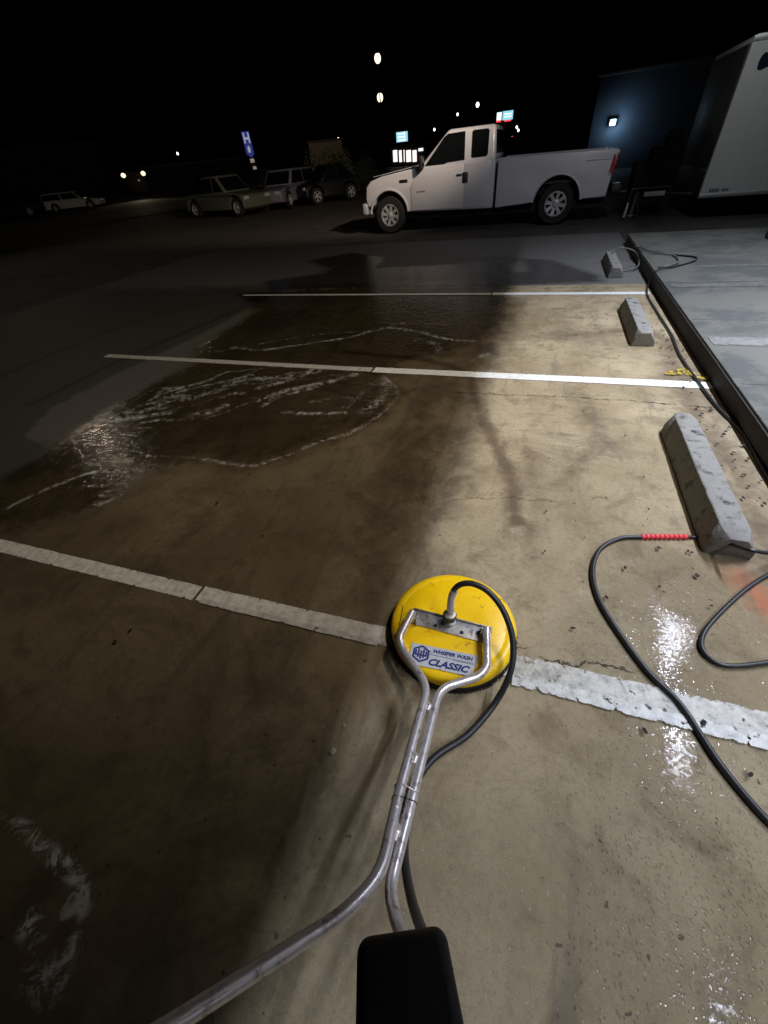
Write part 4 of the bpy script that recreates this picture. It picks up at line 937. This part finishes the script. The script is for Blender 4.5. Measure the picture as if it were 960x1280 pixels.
# oncoming car with headlights on
pA = far(153, 218, 70); pB = far(180, 218, 70); mid_ = (pA+pB)/2
gz = terr(mid_.x, mid_.y)
dirc = Vector((-mid_.x, -mid_.y, 0)).normalized(); sdv = Vector((-dirc.y, dirc.x, 0))
oc = thing('oncoming_van', (mid_.x, mid_.y, gz), math.atan2(dirc.y, dirc.x), 'dark vehicle facing us with two bright warm headlights on the left', 'car')
hz = mid_.z-gz; hs = (pB-pA).length/2
bm = bmesh.new(); prism(bm, [(0, -1.1, .35), (.0, -1.1, hz+.25), (-1.0, -1.1, hz+.35), (-1.6, -1.1, hz+1.0), (-4.5, -1.1, hz+1.05), (-4.7, -1.1, .4)], (0, 2.2, 0)); fin('body', bm, M['blackcar'], oc, bevel=.08, seg=3)
for s in (-1, 1):
    bm = bmesh.new(); bmesh.ops.create_uvsphere(bm, u_segments=20, v_segments=12, radius=.26); bmesh.ops.scale(bm, verts=bm.verts, vec=(.35, 1, .85)); bmesh.ops.translate(bm, verts=bm.verts, vec=(.0, s*hs*.95, hz)); fin('headlight', bm, M['e_head'], oc)
    for xx in (-.9, -3.7): wheel(oc, xx, s*.98, .36, s)
L = bpy.data.lights.new('headlight_beam', 'SPOT'); L.energy = 250; L.color = (1, .82, .55); L.spot_size = math.radians(70); L.spot_blend = .8; L.shadow_soft_size = .2
lo = bpy.data.objects.new('headlight_beam', L); col.objects.link(lo); lo.location = mid_+dirc*.4; lo.rotation_euler = (Vector((0, 0, -.06))+dirc).to_track_quat('-Z', 'Y').to_euler()

# ------------------------------------------------------------------ poles, signs, far lights and buildings
def pole_lamp(u, v, d, label, r=.5, e=350, light=True, mt='e_lamp', h=None):
    p = far(u, v, d); gzz = terr(p.x, p.y); t = thing('street_lamp', (p.x, p.y, gzz), math.atan2(p.y, p.x), label, 'street lamp', 'street lamps across the lot'); hh = p.z-gzz
    k = max(1, d/60)
    bm = bmesh.new(); tube(bm, [(1.6, 0, 0), (1.6, 0, hh+.3)], lambda t_: .11-.05*t_, 12); lathe(bm, [(.22, 0), (.22, .5), (.14, .55)], c=(1.6, 0, 0), seg=14); fin('pole', bm, M['blackpole'], t)
    bm = bmesh.new(); box(bm, (.7, 0, hh+.38), (2.0, .3, .12)); fin('lamp_head', bm, M['blackpole'], t, bevel=.03)
    bm = bmesh.new(); bmesh.ops.create_uvsphere(bm, u_segments=18, v_segments=10, radius=r); bmesh.ops.scale(bm, verts=bm.verts, vec=(.8, .8, .95)); bmesh.ops.translate(bm, verts=bm.verts, vec=(-.1, 0, hh)); fin('lamp_globe', bm, M[mt], t)
    if light:
        L = bpy.data.lights.new('street_lamp_light', 'SPOT'); L.spot_size = math.radians(120); L.spot_blend = 1; L.energy = e; L.color = (1, .82, .6); L.shadow_soft_size = .3
        lo = bpy.data.objects.new('street_lamp_light', L); col.objects.link(lo); lo.parent = t; lo.location = (-.1, 0, hh-.55)
pole_lamp(472, 73, 62, 'higher warm street lamp straight above the nose of the white pickup', .40)
pole_lamp(475, 122, 84, 'lower warm street lamp directly beneath the higher one', .52)
pole_lamp(597, 131, 95, 'small street lamp above the cab roof of the white pickup', .34, light=False, mt='e_star')
pole_lamp(572, 143, 110, 'tiny street lamp just left of the lamp over the cab roof', .24, light=False, mt='e_star')
pole_lamp(543, 162, 120, 'tiny lamp over the windscreen of the white pickup', .27, light=False, mt='e_star')
pole_lamp(423, 174, 80, 'tiny lamp above the right end of the beige box wall', .20, light=False, mt='e_star')
pole_lamp(222, 192, 95, 'faint tiny lamp far left of the blue H sign', .20, light=False, mt='e_star')
pole_lamp(646, 159, 100, 'upper one of two tiny lamps right of the double blue sign', .22, light=False, mt='e_star')
pole_lamp(648, 163, 104, 'lower one of two tiny lamps right of the double blue sign', .22, light=False, mt='e_star')
pole_lamp(634, 184, 90, 'low white lamp just above the pickup bed behind the cab', .36, light=False, mt='e_star')
pole_lamp(811, 181, 40, 'cold white lamp above the dark gap between pickup and trailer', .18, light=False, mt='e_lamp2')
pole_lamp(847, 194, 60, 'tiny white lamp against the dark front of the trailer, lower one', .13, light=False, mt='e_star') if False else None
Pm = g(122, 540); dm = ray(122, 540); mh = Vector((dm.x, dm.y, -dm.z)); LP = Pm + mh*(24/math.hypot(dm.x, dm.y))
t = thing('street_lamp', (LP.x, LP.y, 0), math.atan2(LP.y, LP.x), 'tall lamp beyond the left edge whose light glints in the wet flow', 'street lamp', 'street lamps across the lot')
bm = bmesh.new(); tube(bm, [(1.6, 0, 0), (1.6, 0, LP.z+.3)], lambda t_: .10-.04*t_, 12); fin('pole', bm, M['blackpole'], t)
bm = bmesh.new(); box(bm, (.7, 0, LP.z+.34), (2.0, .3, .12)); fin('lamp_head', bm, M['blackpole'], t, bevel=.03)
bm = bmesh.new(); bmesh.ops.create_uvsphere(bm, u_segments=18, v_segments=10, radius=.2); bmesh.ops.translate(bm, verts=bm.verts, vec=(-.1, 0, LP.z)); fin('lamp_globe', bm, M['e_lamp'], t)
spot('left_lamp', LP-Vector((0, 0, .25)), (-5, 6, 0), 260, 100, 1, (1, .84, .66), .16)
# red signal
p = far(640, 173, 95); t = thing('traffic_signal', (p.x, p.y, terr(p.x, p.y)), 0, 'red traffic signal shining behind the pickup cab', 'traffic signal')
bm = bmesh.new(); tube(bm, [(0, 0, 0), (0, 0, p.z-.5)], .09, 10); fin('pole', bm, M['darkpole'], t)
bm = bmesh.new(); box(bm, (0, .1, p.z-.35), (.4, .3, 1.2)); fin('signal_head', bm, M['darkpole'], t, bevel=.04)
bm = bmesh.new(); bmesh.ops.create_uvsphere(bm, u_segments=14, v_segments=8, radius=.30); bmesh.ops.translate(bm, verts=bm.verts, vec=(0, -.1, p.z)); fin('red_lens', bm, M['e_red'], t)

def panel_sign(name, u0, v0, u1, v1, d, label, panels, z_pole=True):
    """panels: list of (f0,f1,g0,g1,material) fractions over the panel box"""
    c = far((u0+u1)/2, (v0+v1)/2, d); sdir = Vector((c.y, -c.x, 0)).normalized()
    wdt = (far(u1, (v0+v1)/2, d)-far(u0, (v0+v1)/2, d)).length; hgt = (far((u0+u1)/2, v0, d)-far((u0+u1)/2, v1, d)).length
    t = thing(name, (c.x, c.y, terr(c.x, c.y)), math.atan2(sdir.y, sdir.x), label, 'sign'); zc = c.z-terr(c.x, c.y)
    bm = bmesh.new(); box(bm, (0, .12, zc), (wdt, .22, hgt)); cab = fin('sign_cabinet', bm, M['darkpole'], t, bevel=.02)
    for f0, f1, g0, g1, mt in panels:
        bm = bmesh.new(); box(bm, ((-.5+(f0+f1)/2)*wdt, -.006-.004*len(mt) % .01, zc+(.5-(g0+g1)/2)*hgt), ((f1-f0)*wdt, .03, (g1-g0)*hgt)); fin('sign_face', bm, M[mt], cab, smooth=False)
    bm = bmesh.new(); tube(bm, [(0.0, .12, 0), (0.0, .12, zc-hgt/2)], .16, 12); fin('pole', bm, M['darkpole'], t)
    return t, wdt, hgt, zc
t, a, b_, zc = panel_sign('pole_sign', 495, 164, 510, 178, 90, 'small white and cyan lit sign above the shop left of the pickup windscreen', [(.03, .97, .05, .95, 'e_sign')])
bm = bmesh.new()
for fz in (.22, .5, .8): box(bm, (-.04*a, -.03, zc+(.5-fz)*b_), (a*.62, .02, b_*.12))
box(bm, (.2*a, -.04, zc), (a*.05, .02, b_*.9)); fin('sign_stripes', bm, M['e_signw'], t, smooth=False)
t, a, b_, zc = panel_sign('pole_sign', 621, 139, 641, 152, 100, 'double blue-white lit sign with red foot above the pickup bed', [(.0, .30, .05, .80, 'e_signw'), (.36, 1, 0, .86, 'e_sign'), (.0, .28, .82, .98, 'e_red'), (.5, .9, .88, 1.0, 'e_red')])
bm = bmesh.new()
for fz in (.3, .55): box(bm, (.18*a, -.035, zc+(.5-fz)*b_), (a*.45, .02, b_*.12))
fin('sign_stripes', bm, M['e_signw'], t, smooth=False)
# blue H sign: a tall narrow blade on a post
c = far(310, 181, 36); zc = c.z-terr(c.x, c.y); sd_ = Vector((c.y, -c.x, 0)).normalized()
hs_ = thing('hospital_sign', (c.x, c.y, terr(c.x, c.y)), math.atan2(sd_.y, sd_.x), 'tall narrow blue sign with a white letter H on a post', 'sign')
hg = (far(310, 164, 36)-far(310, 196, 36)).length; wg = (far(316, 180, 36)-far(305.5, 180, 36)).length
bm = bmesh.new(); prism(bm, [(-wg*.5, 0, zc+hg/2), (wg*.42, 0, zc+hg/2), (wg*.5, 0, zc-hg*.36), (wg*.1, 0, zc-hg*.5), (-wg*.42, 0, zc-hg*.36)], (0, .08, 0)); bl = fin('blade', bm, M['bluesign'], hs_)
bm = bmesh.new()
for sx in (-1, 1): box(bm, (sx*wg*.27, -.012, zc+hg*.26), (wg*.17, .02, hg*.40))
box(bm, (0, -.012, zc+hg*.24), (wg*.45, .018, hg*.09)); fin('letter', bm, M['whitesign'], bl, smooth=False)
bm = bmesh.new(); prism(bm, [(-wg*.13, -.02, zc-hg*.30), (wg*.13, -.02, zc-hg*.30), (wg*.17, -.02, zc-hg*.12), (0, -.02, zc-hg*.02), (-wg*.17, -.02, zc-hg*.12)], (0, .02, 0)); fin('symbol', bm, M['whitesign'], bl, smooth=False)
bm = bmesh.new(); tube(bm, [(.02, .12, 0), (.02, .12, zc+hg*.3)], .06, 12); pp_ = fin('post', bm, M['darkpole'], hs_)
bm = bmesh.new(); box(bm, (.05, .05, zc-hg*.62), (wg*.5, .06, hg*.16)); box(bm, (.10, .05, zc-hg*.92), (wg*.42, .06, hg*.14)); fin('small_plate', bm, M['alu'], hs_)

def building(u0, u1, vtop, d, depth, label, mt, extra=None, z0=None, name='distant_building'):
    a = far(u0, vtop, d); b_ = far(u1, vtop, d); top_ = (a.z+b_.z)/2; c = (a+b_)/2; sd = (b_-a); sd.z = 0; w_ = sd.length
    t = thing(name, (c.x, c.y, min(terr(a.x, a.y), terr(b_.x, b_.y))-.3), math.atan2(sd.y, sd.x), label, 'building'); z_ = t.location.z
    bm = bmesh.new(); box(bm, (0, depth/2, (top_-z_)/2), (w_, depth, top_-z_)); wl = fin('wall', bm, mt, t, bevel=.03)
    bm = bmesh.new(); box(bm, (0, depth/2, top_-z_+.06), (w_+.3, depth+.3, .14)); fin('roof', bm, M['soffit'], t, bevel=.02)
    return t, w_, top_-z_
building(385, 427, 177, 46, 9, 'plain beige box-like building wall beyond the parked cars', M['beige'])
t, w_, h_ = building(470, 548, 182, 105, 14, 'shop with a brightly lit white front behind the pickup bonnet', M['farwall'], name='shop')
def shop_part(u0, v0, u1, v1, d, mt, nm):
    a = far(u0, v0, d); b_ = far(u1, v1, d); im = t.matrix_world.inverted(); A_, B_ = im @ a, im @ b_
    bm = bmesh.new(); box(bm, ((A_.x+B_.x)/2, -.10, (A_.z+B_.z)/2), (abs(B_.x-A_.x), .16, abs(A_.z-B_.z))); return fin(nm, bm, M[mt], t, smooth=False)
bpy.context.view_layer.update()
for a, b_ in ((491, 497), (498.5, 506), (507.5, 514), (515.5, 521)): shop_part(a, 188, b_, 202, 104.5, 'e_store', 'lit_window')
shop_part(523, 185.5, 529, 188.5, 104.5, 'e_store', 'lit_sign')
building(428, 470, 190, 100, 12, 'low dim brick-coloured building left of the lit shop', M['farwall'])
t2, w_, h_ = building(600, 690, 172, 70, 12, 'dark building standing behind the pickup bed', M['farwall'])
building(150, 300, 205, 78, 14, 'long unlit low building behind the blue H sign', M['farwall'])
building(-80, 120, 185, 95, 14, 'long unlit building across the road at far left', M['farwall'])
# building corner lit by a blue-white floodlight
A_ = far(756, 170, 34); t3, w_, h_ = building(753, 905, 84, 34, 8, 'pale building corner lit by a blue-white floodlight behind the pickup', M['bluewall'])
lp_ = far(766, 153, 33.6); ff = thing('wall_floodlight', (lp_.x, lp_.y, lp_.z), math.atan2(-lp_.x, lp_.y), 'small blue-white floodlight glowing on the far pale building corner', 'light')
bm = bmesh.new(); box(bm, (0, 0, 0), (.30, .14, .26)); fin('lens', bm, M['e_blue'], ff, bevel=.03)
bm = bmesh.new(); box(bm, (0, .14, .03), (.42, .10, .30)); fin('housing', bm, M['darkmetal'], ff, bevel=.02)
L = bpy.data.lights.new('wall_flood', 'POINT'); L.energy = 24; L.color = (.45, .72, 1); L.shadow_soft_size = .15
lo = bpy.data.objects.new('wall_flood', L); col.objects.link(lo); lo.location = far(767, 155, 33.35)

# shrubs beyond the cars
def shrub(u, v, d, w_, h_, label):
    p = far(u, v, d); t = thing('shrub', (p.x, p.y, 0), 0, label, 'shrub', 'shrubs left of the pickup')
    bm = bmesh.new()
    for k in range(5): a = random.uniform(0, 6); tube(bm, [(0, 0, 0), (math.cos(a)*w_*.2, math.sin(a)*w_*.2, h_*.6)], .025, 6)
    fin('stem', bm, M['bark'], t)
    bm = bmesh.new()
    cl = [(Vector((random.uniform(-.4, .4)*w_, random.uniform(-.4, .4)*w_, random.uniform(.25, .9)*h_)), random.uniform(.16, .3)*w_) for _ in range(16)]
    for k in range(1500):
        c_, r_ = random.choice(cl); dd = Vector((random.gauss(0, 1), random.gauss(0, 1), random.gauss(0, 1))).normalized()*r_*random.uniform(.6, 1.1); q0 = c_+dd
        if q0.z < .05: continue
        n1 = Vector((random.gauss(0, 1), random.gauss(0, 1), random.gauss(0, 1))).normalized(); n2 = n1.orthogonal().normalized(); s_ = random.uniform(.04, .09)
        bm.faces.new([bm.verts.new(q0+v_) for v_ in (n1*s_, n2*s_*.5, -n1*s_, -n2*s_*.5)])
    me = bpy.data.meshes.new('leaves'); bm.to_mesh(me); bm.free(); link('leaves', me, M['foliage'], t)
shrub(407, 232, 32, 2.0, 2.1, 'leafy shrub under the right end of the beige box wall')
shrub(428, 235, 30, 2.0, 2.0, 'leafy shrub midway between the beige wall and the white pickup')
shrub(448, 228, 36, 1.9, 1.8, 'leafy shrub nearest the nose of the white pickup')
# unseen fill lamp added to brighten the left road and parked cars
d = added_flood((1.75, 7.9, 4.75), (-20, 24, 0), 'warm floodlight on the far end of the canopy aimed across the road')
spot('flood_road', Vector((1.75, 7.9, 4.75))+d*.06, (-23, 29, 0), 3300, 58, .9, (1, .80, .62))



scene.render.engine = 'CYCLES'
scene.cycles.max_bounces = 6
